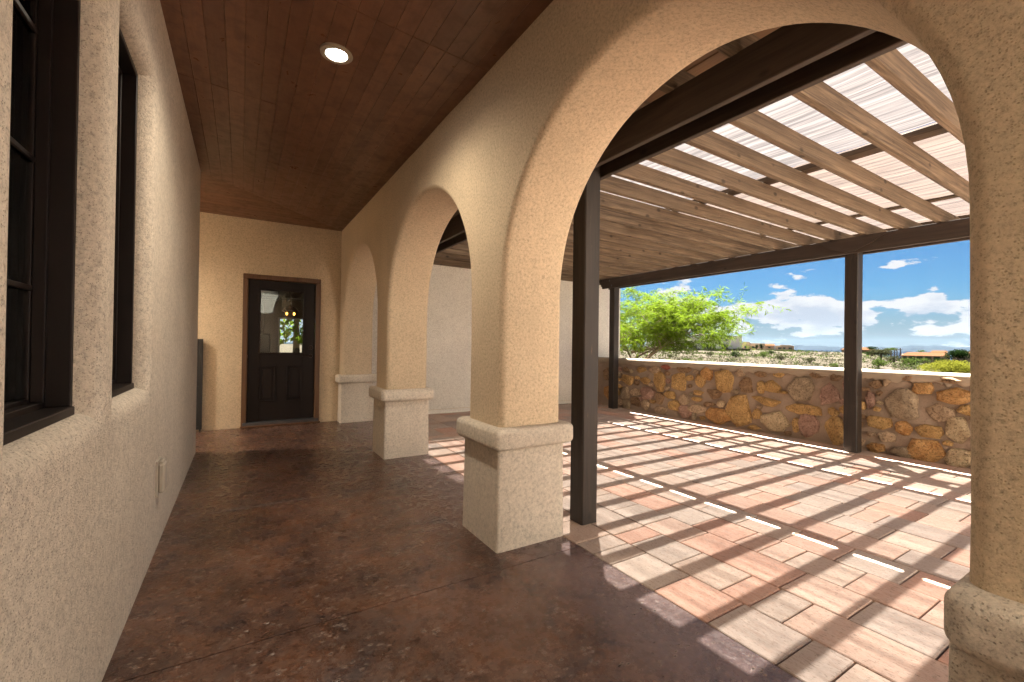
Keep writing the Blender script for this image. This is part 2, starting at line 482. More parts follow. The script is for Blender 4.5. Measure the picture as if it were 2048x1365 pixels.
# ------------------------------------------------------------ geometry helpers
class MB:
    def __init__(s):
        s.v = []
        s.f = []

    def add(s, vs, fs):
        o = len(s.v)
        s.v += [tuple(p) for p in vs]
        s.f += [tuple(i + o for i in f) for f in fs]

    def box(s, x0, x1, y0, y1, z0, z1, c=0.0):
        if c <= 0:
            vs = [(x, y, zz) for x in (x0, x1) for y in (y0, y1) for zz in (z0, z1)]
            s.add(vs, [(0, 1, 3, 2), (4, 6, 7, 5), (0, 4, 5, 1), (2, 3, 7, 6), (0, 2, 6, 4), (1, 5, 7, 3)])
            return
        lo = (x0, y0, z0)
        hi = (x1, y1, z1)
        vs = []
        ix = {}
        for i in (0, 1):
            for j in (0, 1):
                for k in (0, 1):
                    b = (i, j, k)
                    for ax in range(3):
                        p = []
                        for q in range(3):
                            e = hi[q] if b[q] else lo[q]
                            if q != ax:
                                e += -c if b[q] else c
                            p.append(e)
                        ix[(b, ax)] = len(vs)
                        vs.append(p)
        fs = []
        for ax in range(3):
            o = [q for q in range(3) if q != ax]
            for sd in (0, 1):
                r = []
                for (m, n) in ((0, 0), (1, 0), (1, 1), (0, 1)):
                    b = [0, 0, 0]
                    b[ax] = sd
                    b[o[0]] = m
                    b[o[1]] = n
                    r.append(ix[(tuple(b), ax)])
                fs.append(r)
        for ax in range(3):
            o = [q for q in range(3) if q != ax]
            for m in (0, 1):
                for n in (0, 1):
                    b0 = [0, 0, 0]
                    b0[o[0]] = m
                    b0[o[1]] = n
                    b1 = list(b0)
                    b1[ax] = 1
                    b0 = tuple(b0)
                    b1 = tuple(b1)
                    fs.append([ix[(b0, o[0])], ix[(b1, o[0])], ix[(b1, o[1])], ix[(b0, o[1])]])
        for i in (0, 1):
            for j in (0, 1):
                for k in (0, 1):
                    fs.append([ix[((i, j, k), q)] for q in range(3)])
        s.add(vs, fs)

    def tube(s, pts, rs, n=8, caps=True):
        rings = []
        for i, p in enumerate(pts):
            p = Vector(p)
            a = Vector(pts[max(i - 1, 0)])
            b = Vector(pts[min(i + 1, len(pts) - 1)])
            d = (b - a).normalized()
            u = d.cross(Vector((0, 0, 1)))
            if u.length < 0.05:
                u = Vector((1, 0, 0))
            u.normalize()
            v = d.cross(u).normalized()
            rings.append([p + (u * math.cos(2 * math.pi * k / n) + v * math.sin(2 * math.pi * k / n)) * rs[i] for k in range(n)])
        vs = [q for r in rings for q in r]
        fs = []
        for i in range(len(pts) - 1):
            for k in range(n):
                a = i * n + k
                b = i * n + (k + 1) % n
                fs.append((a, b, b + n, a + n))
        if caps:
            fs.append(tuple(range(n - 1, -1, -1)))
            fs.append(tuple((len(pts) - 1) * n + k for k in range(n)))
        s.add(vs, fs)

    def lathe(s, prof, c, n=24, axis=2, sign=1):
        """prof: (r, h) pairs along axis from centre c"""
        vs = []
        for r, h in prof:
            for k in range(n):
                a = 2 * math.pi * k / n
                p = [0, 0, 0]
                o = [q for q in range(3) if q != axis]
                p[o[0]] = c[o[0]] + r * math.cos(a)
                p[o[1]] = c[o[1]] + r * math.sin(a)
                p[axis] = c[axis] + h * sign
                vs.append(p)
        fs = []
        for i in range(len(prof) - 1):
            for k in range(n):
                a = i * n + k
                b = i * n + (k + 1) % n
                fs.append((a, b, b + n, a + n))
        s.add(vs, fs)


WL = {}


def tagp(o, label=None, cat=None, group=None, kind=None):
    if label:
        o['label'] = label
    if cat:
        o['category'] = cat
    if group:
        o['group'] = group
    if kind:
        o['kind'] = kind
    return o


def empty(name, loc=(0, 0, 0), label=None, cat=None, group=None, kind=None):
    o = bpy.data.objects.new(name, None)
    o.empty_display_size = 0.2
    col.objects.link(o)
    o.location = loc
    WL[o] = Vector(loc)
    return tagp(o, label, cat, group, kind)


def build(name, mb, m, parent=None, origin=None, smooth=False, recalc=True, **tg):
    """link one mesh object; mb holds world coordinates"""
    pl = WL[parent] if parent else Vector((0, 0, 0))
    og = Vector(origin) if origin is not None else pl.copy()
    me = bpy.data.meshes.new(name)
    me.from_pydata([(p[0] - og.x, p[1] - og.y, p[2] - og.z) for p in mb.v], [], mb.f)
    if recalc:
        bm = bmesh.new()
        bm.from_mesh(me)
        bmesh.ops.recalc_face_normals(bm, faces=bm.faces)
        bm.to_mesh(me)
        bm.free()
    if smooth:
        me.shade_smooth()
        if smooth != 'all':
            me.set_sharp_from_angle(angle=rad(smooth if smooth is not True else 40))
    me.materials.append(m)
    o = bpy.data.objects.new(name, me)
    col.objects.link(o)
    if parent:
        o.parent = parent
    o.location = og - pl
    WL[o] = og
    return tagp(o, **tg)


def instance(src, name, loc, parent, rot=None):
    o = bpy.data.objects.new(name, src.data)
    col.objects.link(o)
    o.parent = parent
    o.location = Vector(loc) - (WL[parent] if parent else Vector((0, 0, 0)))
    if rot:
        o.rotation_euler = rot
    WL[o] = Vector(loc)
    return o


def bx(x0, x1, y0, y1, z0, z1, c=0.0):
    m = MB()
    m.box(x0, x1, y0, y1, z0, z1, c)
    return m

# ================================================================= SETTING: patio ground
PX0, PW = 1.818, 0.2965
patio = empty('patio_paving', (4.2, 2.5, 0), kind='structure')
build('joint_sand', bx(1.80, 6.64, -4.7, 7.42, -0.30, -0.014), M['sand_joint'], patio, kind='stuff')


def proj(x, y, zz):
    q = Vector((x, y, zz - 1.25))
    d = q.dot(F_)
    if d < 0.05:
        return None
    return 1024 + 882.39 * q.dot(R_) / d, 682.5 - 882.39 * q.dot(U_) / d


# second paver material for the joined far pieces: colour per island instead of per object
mp2 = M['paver'].copy()
mp2.name = 'travertine_look_paver_far'
for nd in list(mp2.node_tree.nodes):
    if nd.bl_idname == 'ShaderNodeObjectInfo':
        ge = mp2.node_tree.nodes.new('ShaderNodeNewGeometry')
        for l in list(nd.outputs['Random'].links):
            mp2.node_tree.links.new(ge.outputs['Random Per Island'], l.to_socket)

phase = [0.939, 1.07, 1.235, 1.065, 0.925, 1.05, 0.91, 1.04, 0.90, 1.04, 0.93, 1.08, 1.2, 0.98, 1.12, 0.92]
plist = []
rp = random.Random(3)
for k, ph in enumerate(phase):
    y = ph - 0.305 * 26
    while y < 7.40:
        r = rp.random()
        L = 0.305
        segs = [0.305]
        if r < 0.12:
            segs = [0.150, 0.155]
        elif r < 0.30:
            segs = [0.61]
        for L in segs:
            y2 = min(y + L, 7.415)
            if y2 - y > 0.04 and y > -4.65:
                p = proj(PX0 + (k + .5) * PW, (y + y2) / 2, 0)
                vis = p is not None and -60 < p[0] < 2100 and p[1] < 1450
                plist.append((k, y, y2, vis, (PX0 + k * PW) ** 2 + y * y))
            y += L
plist.sort(key=lambda a: (not a[3], a[4]))
pm = {}
far = MB()
for i, (k, y, y2, vis, _) in enumerate(plist):
    xa = PX0 + k * PW + 0.0035
    xb = PX0 + (k + 1) * PW - 0.0035
    L = round(y2 - y, 3)
    dz = rp.uniform(-0.002, 0.0015)
    if vis and i < 300:
        if L not in pm:
            pm[L] = build('paver', bx(-(xb - xa) / 2, (xb - xa) / 2, -L / 2 + .0035, L / 2 - .0035, -0.045, 0.0, 0.004), M['paver'], None, (0, 0, 0))
            o = pm[L]
            o.parent = patio
            o.location = Vector(((xa + xb) / 2, (y + y2) / 2, dz)) - WL[patio]
        else:
            o = instance(pm[L], 'paver', ((xa + xb) / 2, (y + y2) / 2, dz), patio)
        o.rotation_euler = (rp.uniform(-.002, .002), rp.uniform(-.002, .002), rp.uniform(-.003, .003))
    else:
        far.box(xa, xb, y + .0035, y2 - .0035, -0.045, dz, 0.004)
build('paver_field', far, mp2, patio, kind='stuff')
# poured border strip between the last pavers and the stone wall
build('sand_border', bx(PX0 + 16 * PW + 0.004, 6.75, -4.7, 7.42, -0.05, -0.006, 0.004), plain('border_grout', (0.33, 0.22, 0.15), 0.95, var=0.25, scale=18), patio, kind='stuff')

# ================================================================= porch floor: stained concrete slabs
floor = empty('porch_floor', (0.7, 2.5, 0), kind='structure')
build('slab_base', bx(-4.0, 1.795, -4.2, 7.6, -0.30, -0.012), M['concrete'], floor)
seams = [-4.2, -1.6, 0.40, 2.12, 3.86, 5.72, 7.43]
for a, b in zip(seams[:-1], seams[1:]):
    x0 = -4.0 if b > 6 else -0.60
    m = MB()
    m.box(x0, 1.812, a + .0035, b - .0035, -0.06, 0.0, 0.0015)
    build('slab', m, M['concrete'], floor)

# ================================================================= arcade wall
YC = [-3.60, -1.15, 1.302, 3.75, 6.20]
HALF = 1.225
AR = 1.0
ZS = 1.575
XI, XO = 1.34, 1.80
ZT = 3.45
arcade = empty('arcade_wall', (1.57, 1.9, 0), 'tan stucco arcade wall with round arches on square piers between porch and patio', 'arcade')


def arc_path(r, y0):
    """left foot up, over, right foot down"""
    p = []
    for zz in (0.55, 0.9, 1.25):
        p.append((y0 - r, zz))
    for k in range(0, 49):
        a = math.pi - math.pi * k / 48
        p.append((y0 + r * math.cos(a), ZS + r * math.sin(a)))
    for zz in (1.25, 0.9, 0.55):
        p.append((y0 + r, zz))
    return p


def bound(y0):
    p = []
    for zz in (0.55, 0.9, 1.25):
        p.append((y0 - HALF, zz))
    H = ZT - ZS
    for k in range(0, 49):
        a = math.pi - math.pi * k / 48
        c, s = math.cos(a), math.sin(a)
        tt = min(HALF / abs(c) if abs(c) > 1e-6 else 1e9, H / s if s > 1e-6 else 1e9)
        p.append((y0 + c * tt, ZS + s * tt))
    for zz in (1.25, 0.9, 0.55):
        p.append((y0 + HALF, zz))
    return p


am = MB()
rr = 0.045
for y0 in YC:
    def wob(p, amp=0.006):
        q = noise.noise((p[0] * 2.3, p[1] * 2.3, 4.0)) * amp
        return (p[0] + q, p[1] + q)
    inn = [wob(p) for p in arc_path(AR, y0)]
    outp = [wob(p) for p in arc_path(AR + rr, y0)]
    bd = bound(y0)
    rows = []
    rows.append([(XI, *p) for p in bd])
    mid = [((a[0] + b[0]) / 2, (a[1] + b[1]) / 2) for a, b in zip(bd, outp)]
    rows.append([(XI + 0.005 * noise.noise((p[0] * 1.7, p[1] * 1.7, 1)), *p) for p in mid])
    rows.append([(XI, *p) for p in outp])
    for k in range(1, 7):
        a = math.pi / 2 * k / 6
        f = 1 - math.sin(a)
        rows.append([(XI + rr * (1 - math.cos(a)), q[0] + (o_[0] - q[0]) * f, q[1] + (o_[1] - q[1]) * f) for q, o_ in zip(inn, outp)])
    for xx in (XI + .16, XI + .30):
        rows.append([(xx, q[0], q[1]) for q in inn])
    for k in range(6, 0, -1):
        a = math.pi / 2 * k / 6
        f = 1 - math.sin(a)
        rows.append([(XO - rr * (1 - math.cos(a)), q[0] + (o_[0] - q[0]) * f, q[1] + (o_[1] - q[1]) * f) for q, o_ in zip(inn, outp)])
    rows.append([(XO, *p) for p in outp])
    rows.append([(XO, *p) for p in bd])
    n = len(bd)
    vs = [p for r in rows for p in r]
    fs = []
    for i in range(len(rows) - 1):
        for k in range(n - 1):
            a = i * n + k
            fs.append((a, a + 1, a + 1 + n, a + n))
    am.add(vs, fs)
# merge seams, keep one continuous wall
build('arch_wall', am, M['stucco'], arcade, smooth=50)
build('wall_cap', bx(XI + .001, XO - .001, -4.82, 7.42, ZT - 0.02, ZT + 0.03), M['stucco'], arcade)


def rounded_box(x0, x1, y0, y1, z0, z1, r, rz, nz=5, top_in=0.0, n=5):
    """box with rounded vertical edges; rz rounds top and bottom edges outwards-in"""
    m = MB()
    prof = []
    if rz > 0:
        for k in range(nz + 1):
            a = math.pi / 2 * k / nz
            prof.append((z0 + rz * (1 - math.sin(a)), rz * (1 - math.cos(a)) if False else rz * (1 - math.cos(math.pi / 2 - a))))
        prof = [(z0 + rz - rz * math.cos(math.pi / 2 * k / nz), rz - rz * math.sin(math.pi / 2 * k / nz)) for k in range(nz + 1)]
        prof += [(z1 - rz + rz * math.sin(math.pi / 2 * k / nz), rz - rz * math.cos(math.pi / 2 * k / nz)) for k in range(nz + 1)]
    else:
        prof = [(z0, 0.0), (z1, top_in)]
    rings = []
    for zz, ins in prof:
        ring = []
        X0, X1, Y0, Y1 = x0 + ins, x1 - ins, y0 + ins, y1 - ins
        for cx, cy, a0 in ((X1 - r, Y1 - r, 0), (X0 + r, Y1 - r, 90), (X0 + r, Y0 + r, 180), (X1 - r, Y0 + r, 270)):
            for k in range(n + 1):
                a = rad(a0 + 90 * k / n)
                wv = 0.0025 * noise.noise((cx * 5 + k, cy * 5, zz * 12))
                ring.append((cx + (r + wv) * math.cos(a), cy + (r + wv) * math.sin(a), zz))
        rings.append(ring)
    N = len(rings[0])
    vs = [p for q in rings for p in q]
    fs = []
    for i in range(len(rings) - 1):
        for k in range(N):
            fs.append((i * N + k, i * N + (k + 1) % N, (i + 1) * N + (k + 1) % N, (i + 1) * N + k))
    fs.append(tuple(range(N - 1, -1, -1)))
    fs.append(tuple((len(rings) - 1) * N + k for k in range(N)))
    m.add(vs, fs)
    return m


for j in range(-2, 4):
    ya, yb = 0.085 + 2.45 * j - 0.225, 0.085 + 2.45 * j + 0.225
    ye = 7.425
    ped = build('pedestal', rounded_box(1.318, 1.825, ya - 0.02, min(yb + .02, ye), 0.0, 0.66, 0.018, 0, top_in=0.006), M['stucco_rough'], arcade, smooth=50)
    build('band', rounded_box(1.272, 1.872, ya - 0.075, min(yb + (.07 if j else .018), ye + .001), 0.615, 0.745, 0.05, 0.032), M['stucco_rough'], ped, smooth=50)

# ================================================================= left house wall with windows
side = empty('side_wall', (-0.53, 1.0, 0), 'long tan stucco house wall on the left with two recessed dark windows', 'wall')
XW = -0.415
YE = 6.05
wins = [(-2.70, -1.98), (-0.60, 0.12), (1.388, 2.05), (2.285, 3.01)]
WZ0, WZ1 = 0.998, 2.645
BR = 0.075
wm = MB()


def grid_rect(m, y0, y1, z0, z1, x=XW):
    ny = max(1, int((y1 - y0) / 0.12))
    nz = max(1, int((z1 - z0) / 0.25))
    vs = []
    for i in range(ny + 1):
        for j in range(nz + 1):
            vs.append((x, y0 + (y1 - y0) * i / ny, z0 + (z1 - z0) * j / nz))
    fs = []
    for i in range(ny):
        for j in range(nz):
            a = i * (nz + 1) + j
            fs.append((a, a + 1, a + nz + 2, a + nz + 1))
    m.add(vs, fs)


ycuts = [-4.2]
for a, b in wins:
    ycuts += [a - BR, b + BR]
ycuts += [YE - 0.03]
for i in range(0, len(ycuts), 2):
    grid_rect(wm, ycuts[i], ycuts[i + 1], 0, 3.4)
for a, b in wins:
    grid_rect(wm, a - BR, b + BR, 0, WZ0 - BR)
    grid_rect(wm, a - BR, b + BR, WZ1 + BR, 3.4)
    # rounded reveal
    rings = []
    cr_ = 0.05
    for k in range(0, 9):
        an = math.pi / 2 * k / 8
        off = BR * (1 - math.sin(an))
        x = XW - BR * (1 - math.cos(an))
        rings.append((off, x))
    rings.append((0.0, XW - BR - 0.02))
    vs, fs = [], []
    for off, x in rings:
        y0, y1, z0, z1 = a - off, b + off, WZ0 - off, WZ1 + off
        for (p, q) in (((y0, z0), (y1, z0)), ((y1, z0), (y1, z1)), ((y1, z1), (y0, z1)), ((y0, z1), (y0, z0))):
            for s_ in range(6):
                f = s_ / 6
                vs.append((x, p[0] + (q[0] - p[0]) * f, p[1] + (q[1] - p[1]) * f))
    N = 24
    for i in range(len(rings) - 1):
        for k in range(N):
            fs.append((i * N + k, i * N + (k + 1) % N, (i + 1) * N + (k + 1) % N, (i + 1) * N + k))
    wm.add(vs, fs)
# corner round and return wall
cv, cf = [], []
for k in range(7):
    an = math.pi / 2 * k / 6
    for zz in (0, 3.4):
        cv.append((XW - 0.03 * (1 - math.cos(an)), YE - 0.03 + 0.03 * math.sin(an), zz))
for k in range(6):
    cf.append((2 * k, 2 * k + 1, 2 * k + 3, 2 * k + 2))
wm.add(cv, cf)
wm.add([(XW - 0.03, YE, 0), (XW - 0.03, YE, 3.4), (-4.0, YE, 3.4), (-4.0, YE, 0)], [(0, 1, 2, 3)])
build('stucco_face', wm, M['stucco_rough'], side, smooth=40)
build('end_face', bx(-4.0, XW, -4.4, -4.2, 0, 3.4), M['stucco'], side)
room = MB()
for (x0, x1, y0, y1, z0, z1) in ((-3.8, -3.7, -4.1, 5.9, 0, 3.1), (-3.7, -0.63, -4.1, -4.0, 0, 3.1), (-3.7, -0.63, 5.8, 5.9, 0, 3.1), (-3.7, -0.63, -4.0, 5.8, 3.0, 3.1), (-3.7, -0.63, -4.0, 5.8, -0.1, 0.0)):
    room.box(x0, x1, y0, y1, z0, z1)
build('room_lining', room, M['interior_dark'], side)
for a, b in wins:
    f = MB()
    xo, xi = XW - BR + 0.006, XW - BR - 0.075
    t_ = 0.022
    # outer cladding frame
    f.box(xi, xo, a - .004, a + t_, WZ0, WZ1, .003)
    f.box(xi, xo, b - t_, b + .004, WZ0, WZ1, .003)
    f.box(xi, xo, a + t_, b - t_, WZ1 - t_, WZ1 + .004, .003)
    f.box(xi, xo + 0.012, a + t_, b - t_, WZ0 - .004, WZ0 + t_ + .004, .003)
    wo_ = build('window', f, M['frame'], side)
    # stepped sash
    s_ = MB()
    for q, (xa, xb, w_) in enumerate(((xi - .01, xi + 0.022, 0.018), (xi - 0.028, xi - .010, 0.028))):
        ya, yb, za, zb = a + t_, b - t_, WZ0 + t_, WZ1 - t_
        s_.box(xa, xb, ya, ya + w_, za, zb, .002)
        s_.box(xa, xb, yb - w_, yb, za, zb, .002)
        s_.box(xa, xb, ya + w_, yb - w_, zb - w_, zb, .002)
        s_.box(xa, xb, ya + w_, yb - w_, za, za + w_ * 1.3, .002)
    build('sash', s_, M['frame'], wo_)
    g_ = MB()
    g_.box(xi - .022, xi - .018, a + .03, b - .03, WZ0 + .04, WZ1 - .03)
    build('pane', g_, M['glass'], wo_)
    ym = (a + b) / 2
    cu = MB()  # curtain added to catch porch light and lighten the pane
    for k_ in range(60):
        yy_ = a + .02 + (b - a - .04) * k_ / 59
        xx_ = xi - .14 + .022 * math.sin(k_ * .9)
        cu.v += [(xx_, yy_, WZ0 - .05), (xx_, yy_, WZ1 + .05)]
        if k_:
            cu.f.append((2 * k_ - 2, 2 * k_, 2 * k_ + 1, 2 * k_ - 1))
    build('added_curtain', cu, M['added_curtain'], wo_, smooth='all', recalc=False)
    build('muntin', bx(xi - .016, xi - .008, ym - .009, ym + .009, WZ0 + .05, WZ1 - .04, .002), M['frame'], wo_)
    for q in (1, 2, 3):
        zz = WZ0 + (WZ1 - WZ0) * q / 4
        build('muntin', bx(xi - .017, xi - .007, a + .04, b - .04, zz - .009, zz + .009, .002), M['frame'], wo_)

# outlet with weather cover low on the wall
ob = empty('outlet_box', (XW, 3.36, 0.42), 'small beige weatherproof outlet box low on the left stucco wall', 'outlet box')
build('back_plate', bx(XW - .005, XW + .010, 3.285, 3.425, 0.33, 0.535, .003), M['white_plastic'], ob)
cvr = build('cover', bx(XW + .010, XW + .040, 3.300, 3.410, 0.345, 0.515, .008), M['white_plastic'], ob)
hm = MB()
hm.tube([(XW + .022, 3.305, .521), (XW + .022, 3.405, .521)], [.009, .009], 10)
build('hinge', hm, M['white_plastic'], cvr)

# ================================================================= end wall with door
YD = 7.43
endw = empty('end_wall', (1.5, YD, 0), 'cream and tan stucco house wall across the far end holding the dark door', 'wall')
e1 = MB()
DX0, DX1, DZ = 0.03, 1.035, 2.20
e1.box(-4.0, DX0, YD, YD + .25, 0, 5.4)
e1.box(DX0, DX1, YD, YD + .25, DZ, 5.4)
e1.box(DX1, 7.5, YD, YD + .25, 0, 5.4)
e1.box(7.3, 7.5, YD + .25, 12, 0, 5.4)
e1.box(-4.0, -3.8, YD + .25, 12, 0, 5.4)
build('wall', e1, M['stucco'], endw)
build('wing_top', bx(-4.0, 7.5, YD + .001, 12, 5.4, 5.5), M['roof'], endw)
build('base_trim', bx(1.83, 7.49, YD - .008, YD, 0.0, 0.065, .003), M['stucco_far'], endw)
cm_ = MB()
cm_.box(1.803, 7.492, YD - 0.004, YD, 0.072, 5.35)
build('patio_face', cm_, M['stucco_far'], endw)
door = empty('door', (0.53, YD, 0))
door.parent = endw
door.location = Vector((0.53, YD, 0)) - WL[endw]
tr = MB()
tr.box(0.010, 0.078, YD - .022, YD + .06, 0.0, 2.150, .006)
tr.box(0.978, 1.046, YD - .022, YD + .06, 0.0, 2.150, .006)
tr.box(0.010, 1.046, YD - .0225, YD + .06, 2.151, 2.222, .006)
build('door_frame', tr, M['door_trim'], door)
ly = YD + 0.030
lf = MB()
x0, x1, z0, z1 = 0.082, 0.974, 0.078, 2.146
gx0, gx1, gz0, gz1 = 0.235, 0.806, 1.08, 2.005
lf.box(x0, gx0, ly, ly + .045, z0, z1, .002)
lf.box(gx1, x1, ly, ly + .045, z0, z1, .002)
lf.box(gx0, gx1, ly, ly + .045, gz1, z1, .0)
lf.box(gx0, gx1, ly, ly + .045, z0, gz0, .0)
build('leaf', lf, M['door'], door)
for (a, b) in ((0.228, 0.444), (0.588, 0.808)):
    pf = MB()
    za, zb = 0.356, 0.888
    w_ = 0.022
    for (q0, q1, r0, r1) in ((a, b, za, za + w_), (a, b, zb - w_, zb), (a, a + w_, za + w_, zb - w_), (b - w_, b, za + w_, zb - w_)):
        pf.box(q0, q1, ly - .009, ly + .001, r0, r1, .004)
    pf.box(a + .045, b - .045, ly - .007, ly + .001, za + .045, zb - .045, .006)
    build('door_panel', pf, M['door'], door)
lt = MB()
w_ = 0.026
for (q0, q1, r0, r1) in ((gx0 - w_, gx1 + w_, gz0 - w_, gz0 + .004), (gx0 - w_, gx1 + w_, gz1 - .004, gz1 + w_), (gx0 - w_, gx0 + .004, gz0, gz1), (gx1 - .004, gx1 + w_, gz0, gz1)):
    lt.box(q0, q1, ly - .014, ly + .002, r0, r1, .005)
build('glazing_bead', lt, M['door'], door)
build('door_pane', bx(gx0, gx1, ly + .018, ly + .022, gz0, gz1), M['glass_door'], door)
hd = MB()
hd.lathe([(0, -.012), (.031, -.012), (.033, -.004), (.033, .0)], (0.919, ly, 1.158), 20, 1)
hd.lathe([(0, -.024), (.011, -.024), (.011, -.008)], (0.919, ly, 1.158), 12, 1)
build('deadbolt', hd, M['bronze'], door, smooth=True)
hd = MB()
hd.lathe([(0, -.012), (.028, -.012), (.030, -.003), (.030, .0)], (0.919, ly, 1.03), 20, 1)
hd.tube([(0.919, ly - .01, 1.03), (0.919, ly - .048, 1.03), (0.885, ly - .055, 1.03), (0.80, ly - .052, 1.027)], [.010, .011, .010, .008], 10)
build('door_handle', hd, M['bronze'], door, smooth=True)
build('threshold', bx(0.030, 1.030, YD - .045, YD + .10, 0.003, 0.072, .008), M['steel'], door)
build('sill_board', bx(0.0, 1.056, YD - .075, YD - .047, 0.001, 0.030, .006), M['door_trim'], door)

# kitchen seen through the door glass
ki = empty('kitchen_room', (0.9, 9.4, 0), 'dim kitchen seen through the glass of the far door', 'room')
km = MB()
km.box(-0.9, 2.6, YD + .26, 11.4, -0.05, 0.0)
km.box(-0.9, 2.6, YD + .26, 11.4, 2.75, 2.80)
km.box(-1.0, -0.9, YD + .26, 11.4, 0, 2.8)
km.box(2.6, 2.7, YD + .26, 11.4, 0, 2.8)
wx0, wx1, wz0, wz1 = 0.72, 1.75, 0.90, 1.80
km.box(-0.9, wx0, 11.4, 11.5, 0, 2.8)
km.box(wx1, 2.6, 11.4, 11.5, 0, 2.8)
km.box(wx0, wx1, 11.4, 11.5, wz1, 2.8)
km.box(wx0, wx1, 11.4, 11.5, 0, wz0)
build('room_shell', km, M['interior'], ki)
kf = MB()
for (a, b, c_, d_) in ((wx0, wx1, wz1 - .03, wz1), (wx0, wx1, wz0, wz0 + .03), (wx0, wx0 + .03, wz0, wz1), (wx1 - .03, wx1, wz0, wz1)):
    kf.box(a, b, 11.36, 11.42, c_, d_)
build('window_frame', kf, M['counter'], ki)
build('cabinet', bx(-0.8, 0.45, 10.6, 11.3, 0, 0.90, .01), M['cabinet'], ki)
build('counter', bx(-0.85, 0.5, 10.55, 11.35, 0.90, 0.94, .004), M['counter'], ki)
build('wall_cabinet', bx(-0.8, 0.40, 10.9, 11.3, 1.45, 2.3, .01), M['cabinet'], ki)
build('island', bx(0.55, 1.9, 9.3, 10.0, 0, 0.92, .01), M['cabinet'], ki)
build('oven', bx(0.15, 0.52, 10.54, 10.60, 1.0, 1.40, .01), M['black'], ki)
rk = MB()
for yy in (8.8, 9.2):
    rk.box(0.2, 1.3, yy - .012, yy + .012, 2.02, 2.045)
for xx in (0.55, 0.72, 1.05):
    rk.box(xx - .01, xx + .01, 8.79, 8.81, 2.04, 2.75)
    rk.box(xx - .01, xx + .01, 8.8, 9.2, 2.0, 2.02)
build('pot_rack', rk, M['black'], ki)
bt = MB()
bt.box(1.02, 1.14, 9.5, 9.62, 0.92, 1.22, .02)
bt.box(0.90, 1.0, 9.7, 9.8, 0.92, 1.12, .02)
bt.box(1.18, 1.40, 9.45, 9.65, 0.92, 1.35, .02)
build('counter_clutter', bt, M['counter'], ki)
lampm = mat('warm_bulb')
em = lampm.new('ShaderNodeEmission', {'Color': (1.0, 0.35, 0.05, 1), 'Strength': 0.9})
lampm.l.new(em.outputs[0], lampm.out.inputs[0])
for xx in (0.70, 0.82):
    lb = MB()
    lb.lathe([(0, 0), (.012, .006), (.018, .03), (.012, .05), (0, .055)], (xx, 9.0, 1.73), 12)
    build('pendant_bulb', lb, lampm.m, ki, smooth=True)
lb = MB()
lb.lathe([(.15, 0.0), (.09, .07), (.02, .10), (.006, .12), (.006, .95)], (0.76, 9.0, 1.80), 16)
build('pendant_shade', lb, M['bronze'], ki, smooth=True)

kt = MB()
rk_ = random.Random(9)
for _ in range(2600):
    p_ = Vector((rk_.uniform(-.4, 3.2), rk_.uniform(14.2, 16), rk_.uniform(1.2, 4.2)))
    a_ = Vector((rk_.uniform(-1, 1), rk_.uniform(-1, 1), rk_.uniform(-1, 1))).normalized()
    b_ = a_.cross(Vector((rk_.uniform(-1, 1), rk_.uniform(-1, 1), rk_.uniform(-1, 1)))).normalized()
    kt.add([p_ - a_ * .12, p_ + b_ * .05, p_ + a_ * .12, p_ - b_ * .05], [(0, 1, 2, 3)])
kT = empty('garden_tree', (1.4, 15, -0.4), 'green tree seen through the kitchen window behind the door glass', 'tree')
build('crown', kt, M['leaf_lime'], kT, recalc=False)
kt = MB()
kt.tube([(1.4, 15, -.4), (1.45, 15, 1.4), (1.4, 15.1, 3)], [.12, .09, .04], 8)
build('trunk', kt, M['bark'], kT)

# low dark gate leaf at the left of the door wall
gt = empty('gate_leaf', (-0.75, 7.39, 0), 'waist high black metal gate leaf standing at the left end of the far wall', 'gate')
gf = MB()
gf.box(-1.25, -1.20, 7.375, 7.41, 0.03, 1.27, .003)
gf.box(-0.485, -0.445, 7.375, 7.41, 0.03, 1.27, .003)
gf.box(-1.20, -0.485, 7.375, 7.41, 1.23, 1.27, .003)
gf.box(-1.20, -0.485, 7.375, 7.41, 0.03, 0.07, .003)
gf.box(-1.20, -0.485, 7.375, 7.41, 0.58, 0.62, .003)
build('gate_frame', gf, M['black'], gt)
build('gate_panel', bx(-1.20, -0.485, 7.388, 7.398, 0.07, 0.58), M['black'], gt)
build('gate_panel', bx(-1.20, -0.485, 7.388, 7.398, 0.62, 1.23), M['black'], gt)
build('gate_foot', bx(-0.475, -0.455, 7.385, 7.405, 0.0, 0.03), M['black'], gt)

# added unseen pale wall behind the viewpoint, bounces sunlight into porch and patio
cw = empty('bounce_wall', (3.5, -4.8, 0), 'unseen pale wall added behind the viewpoint to bounce sunlight in', 'wall')
build('wall', bx(-4.0, 7.0, -4.95, -4.7, -0.3, 4.2), M['stucco_far'], cw)
# ================================================================= porch ceiling
ceil = empty('porch_ceiling', (0.5, 2.5, 3.05), kind='structure')


def zc1(x):
    return 3.02 + (1.34 - x) / 1.755 * 0.12


def zc2(y):
    return 3.02 + (7.43 - y) / 1.38 * 0.12


def ym(x):
    return 6.05 + (x + .415) * (1.38 / 1.755)


def xm(y):
    return -0.415 + (y - 6.05) * (1.755 / 1.38)


